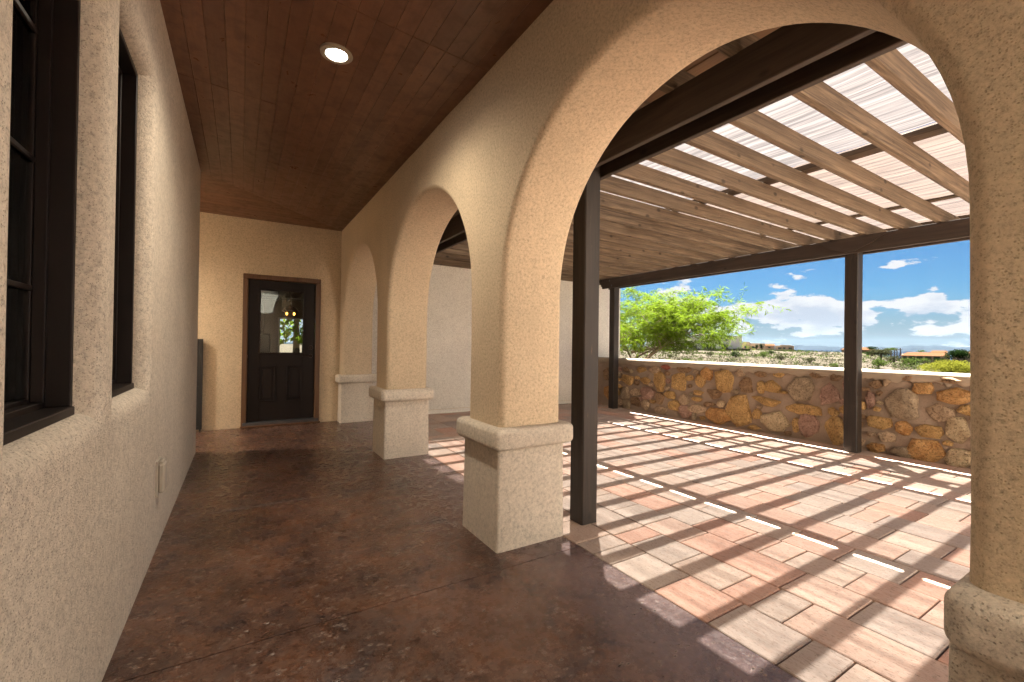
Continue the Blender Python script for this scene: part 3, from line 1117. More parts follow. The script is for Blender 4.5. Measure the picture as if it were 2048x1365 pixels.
NB = 17
bw = 1.78 / NB
rb = random.Random(5)
for i in range(NB):
    xa = -0.425 + i * bw
    xb = xa + bw
    cuts = [-4.2, -2.4, 0.05, 2.52, 5.18, 9] if i > 5 else [-4.2, -1.2, 1.3, 3.9, 9]
    for a, b in zip(cuts[:-1], cuts[1:]):
        m = MB()
        m.box(xa + .0005, xb - .0005, a + .0006, min(b, 8) - .0006, 0.0, 0.02, .002)
        if b == 9:
            m.v = [(x, (ym(x) - .002 if y > 7 else y), zz) for x, y, zz in m.v]
        dz = rb.uniform(-.0008, .0008)
        m.v = [(x, y, zz + zc1(x) + dz) for x, y, zz in m.v]
        build('ceiling_board', m, M['ceil_y'], ceil)
NB2 = 14
bw2 = 1.39 / NB2
for i in range(NB2):
    ya = 6.04 + i * bw2
    yb = ya + bw2
    for (a, b) in ((-4.0, -1.6), (-1.6, 9)):
        m = MB()
        m.box(a + .001, min(b, 5), ya + .0005, yb - .0005, 0.0, 0.02, .002)
        if b == 9:
            m.v = [((xm(y) + .002 if x > 3 else x), y, zz) for x, y, zz in m.v]
        m.v = [(x, y, zz + zc2(y)) for x, y, zz in m.v]
        build('ceiling_board', m, M['ceil_x'], ceil)
build('roof_deck', bx(-4.0, 1.36, -4.3, 7.42, 3.22, 3.40), M['roof'], ceil)

# recessed ceiling lights: the first is visible, the others are unseen fill added
lensm = mat('lamp_lens')
em = lensm.new('ShaderNodeEmission', {'Color': (0.93, 0.97, 1.0, 1), 'Strength': 4.0})
lensm.l.new(em.outputs[0], lensm.out.inputs[0])
for q, (lx, ly_, lab) in enumerate(((0.487, 2.962, 'lit recessed downlight in the dark board ceiling'), (0.487, -1.55, 'added unseen fill downlight in the ceiling behind the viewpoint'), (-2.3, 6.75, 'added unseen fill downlight in the side passage round the left corner'), (0.487, -3.3, 'added unseen fill downlight at the near end of the porch'))):
    zz = zc1(lx) if lx > 0 else zc2(ly_)
    L_ = empty('downlight', (lx, ly_, zz), lab, 'ceiling light', 'recessed lights in the porch ceiling')
    m = MB()
    m.lathe([(.098, 0.010), (.097, -.010), (.080, -.016), (.066, -.014), (.062, -.006), (.060, .0)], (lx, ly_, zz), 40)
    build('trim_ring', m, M['trim_ring'], L_, smooth=True)
    m = MB()
    m.lathe([(.063, -.0075), (.045, -.009), (.02, -.010), (0.0005, -.0102)], (lx, ly_, zz), 32)
    build('lens', m, lensm.m, L_, smooth=True)
    ld = bpy.data.lights.new('downlight_lamp', 'SPOT')
    ld.shadow_soft_size = 0.09
    ld.spot_size = rad(158)
    ld.spot_blend = 1.0
    ld.energy = (13.0, 17.0, 75.0, 17.0)[q]
    ld.color = (1.0, 0.84, 0.64)
    lo = bpy.data.objects.new('downlight_lamp', ld)
    col.objects.link(lo)
    lo.parent = L_
    lo.location = (0, 0, -0.025)

# ================================================================= pergola
pg = empty('pergola', (4.3, 2.5, 0), 'brown timber pergola over the paved patio carrying woven shade cloth', 'pergola')


def zj(x):
    return 2.645 - (x - 2.2) / 4.1 * 0.045


def beam(x0, x1, y0, y1, z0, z1, name='beam'):
    m = MB()
    n = 14
    # gently uneven board
    prev = None
    for i in range(n + 1):
        y = y0 + (y1 - y0) * i / n
        d = 0.0025 * noise.noise((x0, y * .8, 3))
        ring = [(x0 + d + .004, y, z0), (x0 + d, y, z0 + .004), (x0 + d, y, z1 - .004), (x0 + d + .004, y, z1), (x1 + d - .004, y, z1), (x1 + d, y, z1 - .004), (x1 + d, y, z0 + .004), (x1 + d - .004, y, z0)]
        m.v += ring
    for i in range(n):
        for k in range(8):
            a = i * 8 + k
            b = i * 8 + (k + 1) % 8
            m.f.append((a, b, b + 8, a + 8))
    m.f.append(tuple(range(7, -1, -1)))
    m.f.append(tuple(n * 8 + k for k in range(8)))
    return build(name, m, M['beam'], pg, smooth=30)


beam(1.988, 2.028, 0.05, 7.40, 2.450, 2.655)
beam(2.172, 2.212, 0.05, 7.40, 2.450, 2.643)
bo = beam(6.262, 6.300, 0.05, 6.72, 2.405, 2.598)
beam(6.442, 6.480, 0.05, 6.72, 2.405, 2.596)


def post(x0, x1, y0, y1, zt):
    m = MB()
    n = 12
    for i in range(n + 1):
        zz = zt * i / n
        d = 0.003 * noise.noise((x0, zz * 1.3, y0))
        c = 0.008
        m.v += [(x0 + c + d, y0 + d, zz), (x1 - c + d, y0 + d, zz), (x1 + d, y0 + c + d, zz), (x1 + d, y1 - c + d, zz), (x1 - c + d, y1 + d, zz), (x0 + c + d, y1 + d, zz), (x0 + d, y1 - c + d, zz), (x0 + d, y0 + c + d, zz)]
    for i in range(n):
        for k in range(8):
            a = i * 8 + k
            b = i * 8 + (k + 1) % 8
            m.f.append((a, b, b + 8, a + 8))
    m.f.append(tuple(range(7, -1, -1)))
    m.f.append(tuple(n * 8 + k for k in range(8)))
    return build('post', m, M['post'], pg, smooth=30)


post(2.030, 2.170, 2.350, 2.490, 2.60)
post(2.030, 2.170, 0.15, 0.29, 2.60)
post(2.030, 2.170, 6.45, 6.59, 2.60)
post(6.302, 6.440, 2.345, 2.485, 2.595)
post(6.302, 6.440, 0.15, 0.29, 2.595)
post(6.302, 6.440, 6.405, 6.545, 2.595)
# carriage bolts through the beams at the posts
for (bx_, by_) in ((1.988, 2.42), (1.988, 6.52), (6.262, 2.415), (6.262, 6.475)):
    for dz_ in (2.495, 2.59) if bx_ < 3 else (2.45, 2.55):
        m = MB()
        m.lathe([(0.0005, -.010), (.010, -.008), (.013, -.003), (.018, -.002), (.018, .001)], (bx_, by_ + (.03 if dz_ > 2.52 else -.03), dz_), 12, 0)
        build('bolt', m, M['steel'], pg, smooth=True)
# scrolled corbel blocks on the outer beam at each post
for yc in (2.415,):
    m = MB()
    prof = []
    for k in range(-20, 21):
        u = k / 20.0
        zz = 2.405 + 0.150 * (abs(u) ** 1.5) * (1.0 if abs(u) > .28 else abs(u) / .28)
        zz = 2.425 if abs(u) < .14 else 2.425 + 0.150 * min(1, max(0, (abs(u) - .14) / .86)) ** 0.8 * (0.55 + 0.45 * math.sin((abs(u) - .14) / .86 * math.pi - math.pi / 2) * 0.5 + .22)
        prof.append((yc + u * 0.36, min(zz, 2.585)))
    n = len(prof)
    for xx in (6.236, 6.261):
        m.v += [(xx, p[0], p[1]) for p in prof] + [(xx, p[0], 2.592) for p in prof]
    for i in range(n - 1):
        m.f += [(i, i + 1, n + i + 1, n + i), (2 * n + i, 3 * n + i, 3 * n + i + 1, 2 * n + i + 1), (i, 2 * n + i, 2 * n + i + 1, i + 1), (n + i, n + i + 1, 3 * n + i + 1, 3 * n + i)]
    build('corbel', m, M['beam'], pg, smooth=30)
m = MB()
for k in range(3):
    m.box(6.262, 6.48, 6.72 + .035 * k, 6.755 + .035 * k, 2.45 + .045 * k, 2.596, .003)
build('beam_end_scroll', m, M['beam'], pg)

JY = [.26, .60, .935, 1.275, 1.633, 1.952, 2.290, 2.637, 2.965, 3.298, 3.633, 3.976, 4.310, 4.650, 4.985, 5.320, 5.655, 5.99, 6.325, 6.66, 7.0, 7.34]
rj = random.Random(11)
for y in JY:
    m = MB()
    n = 16
    bowz = rj.uniform(-.006, .006)
    bowy = rj.uniform(-.010, .010)
    yo = rj.uniform(-.004, .004)
    c = .004
    for i in range(n + 1):
        s_ = i / n
        x = 1.86 + (7.085 - 1.86) * s_
        z0 = zj(x) + .001
        z1 = z0 + 0.138 + bowz * math.sin(math.pi * s_)
        yb = y + yo + bowy * math.sin(math.pi * s_)
        ya = yb - 0.050
        if i == n:
            z0 += .05
        m.v += [(x, ya + c, z0), (x, yb - c, z0), (x, yb, z0 + c), (x, yb, z1 - c), (x, yb - c, z1), (x, ya + c, z1), (x, ya, z1 - c), (x, ya, z0 + c)]
    for i in range(n):
        for k in range(8):
            a = i * 8 + k
            b = i * 8 + (k + 1) % 8
            m.f.append((a, b, b + 8, a + 8))
    m.f.append(tuple(range(7, -1, -1)))
    m.f.append(tuple(n * 8 + k for k in range(8)))
    build('joist', m, M['joist'], pg, smooth=30)
for (a, b, th) in ((2.44, 2.53, .045), (4.070, 4.190, .045), (5.880, 5.980, .045), (6.935, 7.075, .045)):
    m = MB()
    zz = zj((a + b) / 2) + .148
    m.box(a, b, 0.1, 7.40, zz, zz + th, .004)
    build('purlin', m, M['purlin'], pg)


def sheet(x0, x1, mt, seed):
    m = MB()
    nx, ny = 16, 110
    rs = random.Random(seed)
    for i in range(nx + 1):
        for j in range(ny + 1):
            u, v_ = i / nx, j / ny
            x = x0 + (x1 - x0) * u
            y = 0.35 + 7.03 * v_
            e = 0.0
            if i == 0:
                e = 0.006 * noise.noise((y * 6, seed, 0))
            if i == nx:
                e = 0.006 * noise.noise((y * 6, seed, 5))
            edge = max(0, 1 - min(u, 1 - u) * (x1 - x0) / 0.10)
            zz = zj(x) + 0.156 + 0.046 * edge + 0.004 * abs(math.sin((y + .2) * math.pi / .337)) + .003 * noise.noise((x * 4, y * 4, seed))
            m.v.append((x + e, y, zz))
    for i in range(nx):
        for j in range(ny):
            a = i * (ny + 1) + j
            m.f.append((a, a + 1, a + ny + 2, a + ny + 1))
    build('shade_cloth', m, mt, pg, smooth='all', recalc=False)


sheet(2.46, 4.052, M['cloth_a'], 1)
sheet(4.075, 5.985, M['cloth_b'], 2)
sheet(6.030, 6.945, M['cloth_c'], 3)

# eave of the house above the inner ends of the joists
ev = empty('eave', (2.1, 2.5, 2.85), 'shallow timber eave of the house above the inner ends of the pergola joists', 'eave')
for k in range(6):
    x = 1.806 + k * 0.105
    build('eave_board', bx(x, x + .098, -4.2, 7.42, 2.805, 2.823, .003), M['soffit'], ev)
build('eave_deck', bx(1.803, 2.425, -4.2, 7.42, 2.826, 2.90), M['roof'], ev)
build('fascia', bx(2.428, 2.455, -4.2, 7.42, 2.84, 2.96, .003), M['purlin'], ev)

# ================================================================= rubble stone wall
SWX = 6.62
sw = empty('stone_wall', (6.78, 2.4, 0), 'low rubble stone garden wall with rough pale plaster cap beyond the patio', 'wall')
m = MB()
ny, nz = 330, 40
Y0, Y1, Z0, Z1 = -2.6, 7.43, -0.02, 0.93
for i in range(ny + 1):
    for j in range(nz + 1):
        y = Y0 + (Y1 - Y0) * i / ny
        zz = Z0 + (Z1 - Z0) * j / nz
        x = SWX + 0.022 * noise.noise((y * 4, zz * 4, 2)) + 0.010 * noise.noise((y * 13, zz * 13, 2)) + 0.01
        m.v.append((x, y, zz))
for i in range(ny):
    for j in range(nz):
        a = i * (nz + 1) + j
        m.f.append((a, a + 1, a + nz + 2, a + nz + 1))
build('mortar_face', m, M['mortar'], sw, smooth='all', recalc=False)
build('wall_core', bx(6.70, 6.98, -2.6, 7.43, -0.8, 0.93), M['mortar'], sw)
cp = MB()
n = 420
prof = [(6.618, 0.895), (6.596, 0.905), (6.588, 0.93), (6.590, 0.965), (6.604, 0.988), (6.65, 0.995), (6.80, 0.997), (6.96, 0.99), (7.0, 0.97), (7.0, 0.93), (6.98, 0.90)]
rc = random.Random(4)
for i in range(n + 1):
    y = -2.6 + 10.03 * i / n
    jag = -0.012 + 0.045 * noise.noise((y * 5, 0, 0)) + 0.040 * noise.noise((y * 17, 0, 3)) + 0.012 * rc.uniform(-1, 1)
    jag = min(jag, .02)
    for k, (x, zz) in enumerate(prof):
        w1 = 0.004 * noise.noise((y * 3, k * .3, 0))
        if k < 2:
            cp.v.append((x + w1 - (0.004 if k == 0 else 0), y + (0.02 * noise.noise((y * 9, 7, 0)) if k == 0 else 0), zz + jag * (1.0 if k == 0 else .35) - .012))
        else:
            cp.v.append((x + w1, y, zz + w1))
K = len(prof)
for i in range(n):
    for k in range(K - 1):
        a = i * K + k
        cp.f.append((a, a + 1, a + K + 1, a + K))
build('plaster_cap', cp, M['plaster_cap'], sw, smooth='all', recalc=False)

STONES = [(6.328,0.584,0.162,0.099,'Y'),(5.973,0.791,0.11,0.053,'Y'),(5.889,0.595,0.122,0.063,'Y'),(5.654,0.809,0.116,0.072,'T'),(5.536,0.612,0.114,0.163,'Y'),(5.378,0.884,0.098,0.05,'R'),(5.116,0.616,0.138,0.156,'Y'),(6.382,0.304,0.104,0.11,'G'),(6.12,0.34,0.127,0.075,'T'),(5.832,0.359,0.147,0.105,'P'),(5.312,0.37,0.108,0.06,'Y'),(5.52,0.288,0.101,0.091,'B'),(5.684,0.208,0.065,0.031,'Y'),(6.118,0.157,0.113,0.075,'B'),(5.855,0.125,0.107,0.084,'T'),(6.348,0.086,0.089,0.088,'G'),(5.505,0.077,0.137,0.071,'T'),(5.214,0.194,0.117,0.079,'Y'),(4.998,0.327,0.089,0.096,'T'),(4.974,0.12,0.111,0.096,'P'),(5.016,0.854,0.124,0.058,'B'),(4.688,0.678,0.083,0.093,'Y'),(4.555,0.806,0.091,0.092,'O'),(4.727,0.47,0.095,0.038,'Y'),(4.747,0.365,0.085,0.034,'Y'),(4.432,0.481,0.128,0.072,'B'),(4.281,0.691,0.152,0.168,'Y'),(4.51,0.3,0.101,0.037,'B'),(4.736,0.198,0.158,0.075,'T'),(4.353,0.133,0.193,0.116,'O'),(4.796,0.068,0.032,0.056,'G'),(3.986,0.851,0.062,0.051,'T'),(3.88,0.672,0.103,0.101,'B'),(4.02,0.267,0.178,0.222,'Y'),(3.68,0.854,0.074,0.041,'B'),(3.412,0.886,0.077,0.055,'Y'),(3.662,0.666,0.049,0.082,'Y'),(3.504,0.68,0.101,0.097,'Y'),(3.584,0.464,0.2,0.062,'Y'),(3.724,0.248,0.062,0.082,'Y'),(3.756,0.046,0.092,0.03,'Y'),(3.456,0.184,0.178,0.135,'L'),(3.119,0.684,0.155,0.144,'G'),(2.914,0.896,0.087,0.044,'B'),(2.694,0.881,0.081,0.043,'B'),(2.775,0.644,0.102,0.138,'P'),(2.594,0.79,0.022,0.064,'P'),(3.077,0.408,0.194,0.064,'Y'),(2.722,0.42,0.063,0.054,'Y'),(3.176,0.173,0.04,0.084,'Y'),(3.024,0.19,0.117,0.143,'P'),(2.692,0.166,0.131,0.164,'Y'),(2.267,0.817,0.06,0.047,'B'),(2.165,0.852,0.037,0.04,'T'),(2.326,0.622,0.039,0.101,'P'),(2.021,0.606,0.141,0.161,'G'),(1.834,0.804,0.076,0.075,'O'),(1.573,0.756,0.134,0.077,'O'),(1.69,0.549,0.108,0.091,'T'),(2.238,0.359,0.109,0.064,'Y'),(2.002,0.326,0.07,0.07,'O'),(1.776,0.327,0.103,0.074,'Y'),(1.544,0.404,0.099,0.13,'L'),(2.308,0.207,0.044,0.025,'T'),(2.162,0.2,0.074,0.059,'T'),(1.805,0.099,0.146,0.118,'O'),(2.274,0.045,0.082,0.056,'O'),(1.998,0.044,0.111,0.062,'G'),(1.539,0.084,0.103,0.1,'L'),(1.616,0.92,0.097,0.03,'B'),(1.96,0.92,0.064,0.029,'B')]
extra = []
re_ = random.Random(21)
allst = [(s[0], s[1], s[2] * 1.10, s[3] * 1.12, s[4]) for s in STONES]


def free(y, zz, ry, rz, g=0.90):
    for (a, b, c_, d_, _) in allst:
        dy = (y - a) / ((ry + c_) * g + .006)
        dz = (zz - b) / ((rz + d_) * g + .006)
        if dy * dy + dz * dz < 1:
            return False
    return True


rc2 = random.Random(2)
for size in (0.17, 0.13, 0.10, 0.075, 0.055, 0.042):
    for q in range(2600):
        y = re_.uniform(-2.4, 6.9)
        ry = size * re_.uniform(.8, 1.25)
        rz = size * re_.uniform(.55, 1.0)
        if 1.45 < y < 6.5 and size > 0.08 or (1.45 < y < 6.5 and rc2.random() < .5):
            continue
        zz = re_.uniform(0.015 + rz * .8, 0.875 - rz * .9)
        if free(y, zz, ry, rz, 1.02):
            allst.append((y, zz, ry, rz, re_.choice('YYYTTGBBOPL')))
allst = [s for s in allst if s[0] > 1.3][:230] + [s for s in allst if s[0] <= 1.3][:60]
for si, (y, zz, ry, rz, cc) in enumerate(allst):
    rs = random.Random(si * 7 + 1)
    n = 18
    pts = []
    nc = rs.choice((5, 5, 6, 6, 7))
    a0 = rs.uniform(0, 6.28)
    cor = []
    for k in range(nc):
        a = a0 + 2 * math.pi * (k + rs.uniform(-.34, .34)) / nc
        r = rs.uniform(.98, 1.34)
        cor.append((r * math.cos(a), r * math.sin(a)))
    for k in range(n):
        f = k * nc / n
        i0 = int(f) % nc
        i1 = (i0 + 1) % nc
        g = f - int(f)
        p = cor[i0][0] * (1 - g) + cor[i1][0] * g
        q = cor[i0][1] * (1 - g) + cor[i1][1] * g
        rr_ = math.hypot(p, q)
        k2 = 0.08
        p, q = p * (1 - k2 + k2 / rr_), q * (1 - k2 + k2 / rr_)
        p *= 1 + rs.uniform(-.05, .05)
        q *= 1 + rs.uniform(-.035, .035)
        pts.append((max(-1.12, min(1.12, p)) * ry, max(-1.12, min(1.12, q)) * rz))
    m = MB()
    pr_ = rs.uniform(0.020, 0.048)
    ty, tz = rs.uniform(-.10, .10), rs.uniform(-.14, .10)
    N = n
    for (sc_, dx) in ((1.0, 0.018), (0.985, -0.008), (0.93, -pr_ * .75), (0.66, -pr_), (0.33, -pr_ * 1.02)):
        for k, (p, q) in enumerate(pts):
            jit = 0.016 * noise.noise((p * 22 + si, q * 22, sc_ * 3)) if sc_ < .95 else 0
            m.v.append((SWX + dx + jit + (ty * p + tz * q) * (1 if dx < 0 else 0), y + p * sc_, max(-0.015, zz + q * sc_)))
    m.v.append((SWX - pr_ * 1.06, y, zz))
    for r in range(4):
        for k in range(N):
            m.f.append((r * N + k, r * N + (k + 1) % N, (r + 1) * N + (k + 1) % N, (r + 1) * N + k))
    for k in range(N):
        m.f.append((4 * N + k, 4 * N + (k + 1) % N, 5 * N))
    build('stone', m, M['st_' + cc], sw, origin=(SWX, y, zz), smooth=55)

# ================================================================= desert beyond the wall
def sm(a, b, x):
    t_ = max(0.0, min(1.0, (x - a) / (b - a)))
    return t_ * t_ * (3 - 2 * t_)


def gz(x, y):
    D = math.hypot(x, y)
    az = math.degrees(math.atan2(x, y))
    crest = 0.62 if az < 58 else 0.62 + (0.30 - 0.62) * sm(58, 68, az)
    crest = crest + (-1.05 - crest) * sm(69.5, 73.5, az)
    if az < -20 or az > 130:
        crest = -0.3
    base = -0.42
    if D < 130:
        h = base + (crest - base) * sm(6, 125, D)
    else:
        h = crest + (-9 - crest) * sm(130, 330, D) + (-34) * sm(300, 1500, D)
    if D > 9 and D < 300:
        k = min(1, (D - 9) / 20) * (1 if D < 110 else max(0, 1 - (D - 110) / 190))
        h += k * (0.30 * noise.noise((x * .07, y * .07, 1)) + 0.16 * noise.noise((x * .22, y * .22, 5)) + .05 * noise.noise((x * .8, y * .8, 9)))
    return h


gm = MB()
azs = []
a = -180.0
while a < 180:
    azs.append(a)
    a += 0.5 if 38 <= a < 90 else (2.0 if 20 <= a < 100 else 8.0)
azs = sorted(set(azs))
Ds = [0.5, 3, 6, 8, 9, 10] + [10 * 1.045 ** k for k in range(1, 80)] + [400, 600, 900, 1500, 2500, 4500, 8000, 14000, 23000]
NA = len(azs)
for D in Ds:
    for a in azs:
        x, y = D * math.sin(rad(a)), D * math.cos(rad(a))
        gm.v.append((x, y, gz(x, y)))
for i in range(len(Ds) - 1):
    for k in range(NA):
        a_ = i * NA + k
        b_ = i * NA + (k + 1) % NA
        gm.f.append((a_, b_, b_ + NA, a_ + NA))
gm.f.append(tuple(range(NA)))
gobj = build('desert_ground', gm, M['desert'], None, (0, 0, 0), smooth='all', kind='structure')
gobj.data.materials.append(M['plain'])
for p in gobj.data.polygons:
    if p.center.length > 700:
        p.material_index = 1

# mountains on the horizon
mm = MB()
rows_ = []
naz = 150
for i in range(naz + 1):
    az = 40 + 60 * i / naz
    h = 40 + 120 * max(0, noise.noise((az * .16, 1, 0)) + .15) + 60 * noise.noise((az * .6, 4, 0)) + 20 * noise.noise((az * 2.2, 4, 0))
    h += 95 * math.exp(-((az - 75.4) / 1.0) ** 2) + 75 * math.exp(-((az - 73.6) / .8) ** 2) + 40 * math.exp(-((az - 66) / 2.0) ** 2)
    h = max(15, h * (1.0 if az > 64 else .6))
    for D, zz in ((16000, -45), (17500, h * .45 - 10), (19000, h), (21000, h * .4), (23000, -45)):
        D2 = D + 500 * noise.noise((az * .7, D * .001, 0))
        mm.v.append((D2 * math.sin(rad(az)), D2 * math.cos(rad(az)), zz))
for i in range(naz):
    for k in range(4):
        a_ = i * 5 + k
        mm.f.append((a_, a_ + 1, a_ + 6, a_ + 5))
build('distant_mountains', mm, M['mountain'], None, (0, 0, 0), smooth='all', kind='structure')


def pix_dir(u, v):
    d = F_ + R_ * ((u - 1024) / 882.39) + U_ * ((682.5 - v) / 882.39)
    return d


def at(u, D):
    """ground point in the direction of photo column u at horizontal distance D"""
    d = pix_dir(u, 700)
    k = D / math.hypot(d.x, d.y)
    x, y = d.x * k, d.y * k
    return Vector((x, y, gz(x, y)))


def hit(u, v):
    d = pix_dir(u, v)
    D = 12.0
    while D < 320:
        k = D / math.hypot(d.x, d.y)
        x, y = d.x * k, d.y * k
        if 1.25 + d.z * k < gz(x, y):
            break
        D += 0.5
    return Vector((x, y, gz(x, y)))


def leaf_blob(m, c, rx, ry, rz, n, s, rs, hollow=.55, droop=0):
    for _ in range(n):
        while True:
            p = Vector((rs.uniform(-1, 1), rs.uniform(-1, 1), rs.uniform(-1, 1)))
            l = p.length
            if l < 1 and l > hollow * rs.random():
                break
        p = Vector((c[0] + p.x * rx, c[1] + p.y * ry, c[2] + p.z * rz))
        a = Vector((rs.uniform(-1, 1), rs.uniform(-1, 1), rs.uniform(-1, 1) - droop)).normalized()
        b = a.cross(Vector((rs.uniform(-1, 1), rs.uniform(-1, 1), rs.uniform(-1, 1)))).normalized()
        w_ = s * rs.uniform(.6, 1.3)
        m.add([p - a * w_, p + b * w_ * .45, p + a * w_, p - b * w_ * .45], [(0, 1, 2, 3)])


# low scrub nobody could count
rs = random.Random(77)
sc1 = MB()
sc2 = MB()
for _ in range(5200):
    az = rs.uniform(44, 79)
    D = 13 + 125 * rs.random() ** 0.75
    x, y = D * math.sin(rad(az)), D * math.cos(rad(az))
    if noise.noise((x * .09, y * .09, 11)) + rs.uniform(-.35, .35) < -0.08:
        continue
    g_ = gz(x, y)
    s_ = rs.uniform(.10, .34) * (1 + D / 300)
    mm_ = sc1 if rs.random() < .62 else sc2
    leaf_blob(mm_, (x, y, g_ + s_ * .45), s_ * rs.uniform(.8, 1.5), s_ * rs.uniform(.8, 1.5), s_ * .6, 12 if D > 60 else 26, s_ * (.30 if D > 60 else .2), rs)
build('desert_scrub', sc1, M['leaf_sage'], None, (60, 40, 0), recalc=False, kind='stuff')
build('green_scrub', sc2, M['leaf_green'], None, (60, 40, 0), recalc=False, kind='stuff')
# pale dry grass tufts and small rocks
dg = MB()
for _ in range(2500):
    az = rs.uniform(44, 79)
    D = 12 + 50 * rs.random()
    x, y = D * math.sin(rad(az)), D * math.cos(rad(az))
    g_ = gz(x, y)
    for q in range(5):
        a = rs.uniform(0, 6.28)
        h = rs.uniform(.1, .3)
        dx, dy = math.cos(a) * .12, math.sin(a) * .12
        dg.add([(x - .012, y, g_), (x + .012, y, g_), (x + dx, y + dy, g_ + h)], [(0, 1, 2)])
build('dry_grass', dg, plain('dry_grass', (0.075, 0.062, 0.035), 0.9, spec=0.0), None, (30, 20, 0), recalc=False, kind='stuff')


def shrub(pos, w_, h_, m_, label, cat='shrub', seed=1, n=260, name='desert_shrub', group=None):
    rs = random.Random(seed)
    t_ = empty(name, pos, label, cat, group)
    m = MB()
    for _ in range(7):
        a = rs.uniform(0, 6.28)
        r = rs.uniform(0, .35) * w_
        leaf_blob(m, (pos[0] + r * math.cos(a), pos[1] + r * math.sin(a), pos[2] + h_ * rs.uniform(.4, .62)), w_ * .33, w_ * .33, h_ * .38, n // 7, min(w_, h_) * .09, rs)
    build('foliage', m, m_, t_, recalc=False)
    m = MB()
    for _ in range(5):
        a = rs.uniform(0, 6.28)
        m.tube([pos, (pos[0] + .2 * w_ * math.cos(a), pos[1] + .2 * w_ * math.sin(a), pos[2] + h_ * .6)], [.03 * w_, .01 * w_], 5)
    build('stem', m, M['bark'], t_)
    return t_


SH = [(1421, 714, 15, 'leaf_sage', 'grey green shrub on the sand in front of the long low wall'),
      (1472, 716, 19, 'leaf_dark', 'round dark green shrub at the right end of the long low wall'),
      (1340, 716, 12, 'leaf_sage', 'small sage shrub on the slope below the lime green tree'),
      (1527, 716, 20, 'leaf_green', 'wide flat green shrub on pale sand right of the low wall'),
      (1543, 710, 11, 'leaf_dark', 'small dark shrub just behind the wide flat shrub'),
      (1563, 722, 17, 'leaf_sage', 'upright sage shrub on the sandy slope left of the middle post'),
      (1620, 728, 18, 'leaf_sage', 'loose sage shrub on the sandy slope nearest the middle post'),
      (1668, 738, 16, 'leaf_green', 'green shrub just above the wall cap left of the middle post'),
      (1742, 713, 13, 'leaf_dark', 'compact dark shrub just right of the middle post'),
      (1757, 738, 24, 'leaf_green', 'spiky light green shrub above the wall cap right of the middle post'),
      (1788, 727, 20, 'leaf_sage', 'low sage shrub on the bare patch right of the middle post'),
      (1822, 735, 24, 'leaf_green', 'low green shrub left of the yellow green bush')]
for i, (u, v, wpx, mt, lab) in enumerate(SH):
    p = hit(u, v)
    D = math.hypot(p.x, p.y)
    w_ = wpx / 882.39 * D / 1.25 * 1.3
    shrub(p, w_, w_ * .62, M[mt], lab, seed=i + 40, n=420, group='desert shrubs scattered beyond the stone wall')


# big lime green tree left of the view
def tree(base, top_h, crown, seed, label):
    rs = random.Random(seed)
    T = empty('lime_tree', base, label, 'tree')
    wood_m = MB()
    leaf = MB()
    tips = []

    def branch(p, d, L, r, lvl):
        n = 6
        pts = [p]
        rs_ = [r]
        q = p.copy()
        dd = d.copy()
        for i in range(n):
            dd = (dd + Vector((rs.uniform(-.2, .2), rs.uniform(-.2, .2), rs.uniform(-.10, .14) - (.07 if lvl > 1 else 0)))).normalized()
            q = q + dd * (L / n)
            pts.append(q.copy())
            rs_.append(r * (1 - .75 * (i + 1) / n))
        wood_m.tube(pts, rs_, 7 if lvl < 2 else 4, caps=False)
        if lvl >= 3:
            tips.append((pts, dd))
            return
        nb = (6, 6, 7)[lvl]
        for k in range(nb):
            f = 0.30 + 0.70 * (k + rs.random() * .7) / nb
            i = min(n - 1, int(f * n))
            b = pts[i].lerp(pts[i + 1], f * n - i) if i < n else pts[-1]
            side_ = Vector((rs.uniform(-1, 1), rs.uniform(-1, 1), rs.uniform(-.15, .55) - .12 * lvl)).normalized()
            nd = (dd * .55 + side_ * .9).normalized()
            branch(b, nd, L * rs.uniform(.5, .72), rs_[i] * .62, lvl + 1)

    q = base.copy()
    for k in range(3):
        a = 2.1 * k + .4
        lean = Vector((math.cos(a) * .28, math.sin(a) * .28, 1)).normalized()
        mid = q + lean * top_h * .22
        wood_m.tube([q, q + lean * top_h * .1 + Vector((.02, 0, 0)), mid], [.075, .062, .05], 8, caps=False)
        spread = Vector((math.cos(a) * 1.0, math.sin(a) * 1.0, .75)).normalized()
        branch(mid, spread, crown * .85, .048, 0)
        branch(mid, Vector((math.cos(a + 1) * .7, math.sin(a + 1) * .7, 1.0)).normalized(), crown * .8, .04, 0)
    right = Vector((R_.x, R_.y, 0)).normalized()
    branch(q + Vector((0, 0, top_h * .25)), (right + Vector((0, 0, .62))).normalized(), crown * 1.05, .042, 0)
    branch(q + Vector((0, 0, top_h * .3)), (right * 1.0 + Vector((.1, -.3, .30))).normalized(), crown * 1.0, .04, 0)
    for pts, dd in tips:
        for i in range(1, len(pts)):
            for k in range(5):
                p = pts[i - 1].lerp(pts[i], rs.random())
                off_ = (p - base).dot(right)
                if p.z < 1.55 and off_ > 0.25 and rs.random() < min(.93, .35 + (1.55 - p.z) * .7):
                    continue
                a = (dd * .6 + Vector((rs.uniform(-1, 1), rs.uniform(-1, 1), rs.uniform(-.9, .35)))).normalized()
                b = a.cross(Vector((rs.uniform(-1, 1), rs.uniform(-1, 1), rs.uniform(-1, 1)))).normalized()
                L = rs.uniform(.09, .19)
                leaf.add([p, p + a * L * .5 + b * .0085, p + a * L, p + a * L * .5 - b * .0085], [(0, 1, 2, 3)])
    build('trunk', wood_m, M['bark'], T, smooth='all', recalc=False)
    build('crown', leaf, M['leaf_lime'], T, recalc=False)
    print('tree leaves', len(leaf.f))


tb = at(1262, 14.2)
tb.z = -0.45
tree(tb, 5.0, 2.15, 12, 'lime green feathery tree standing behind the stone wall at its far left end')


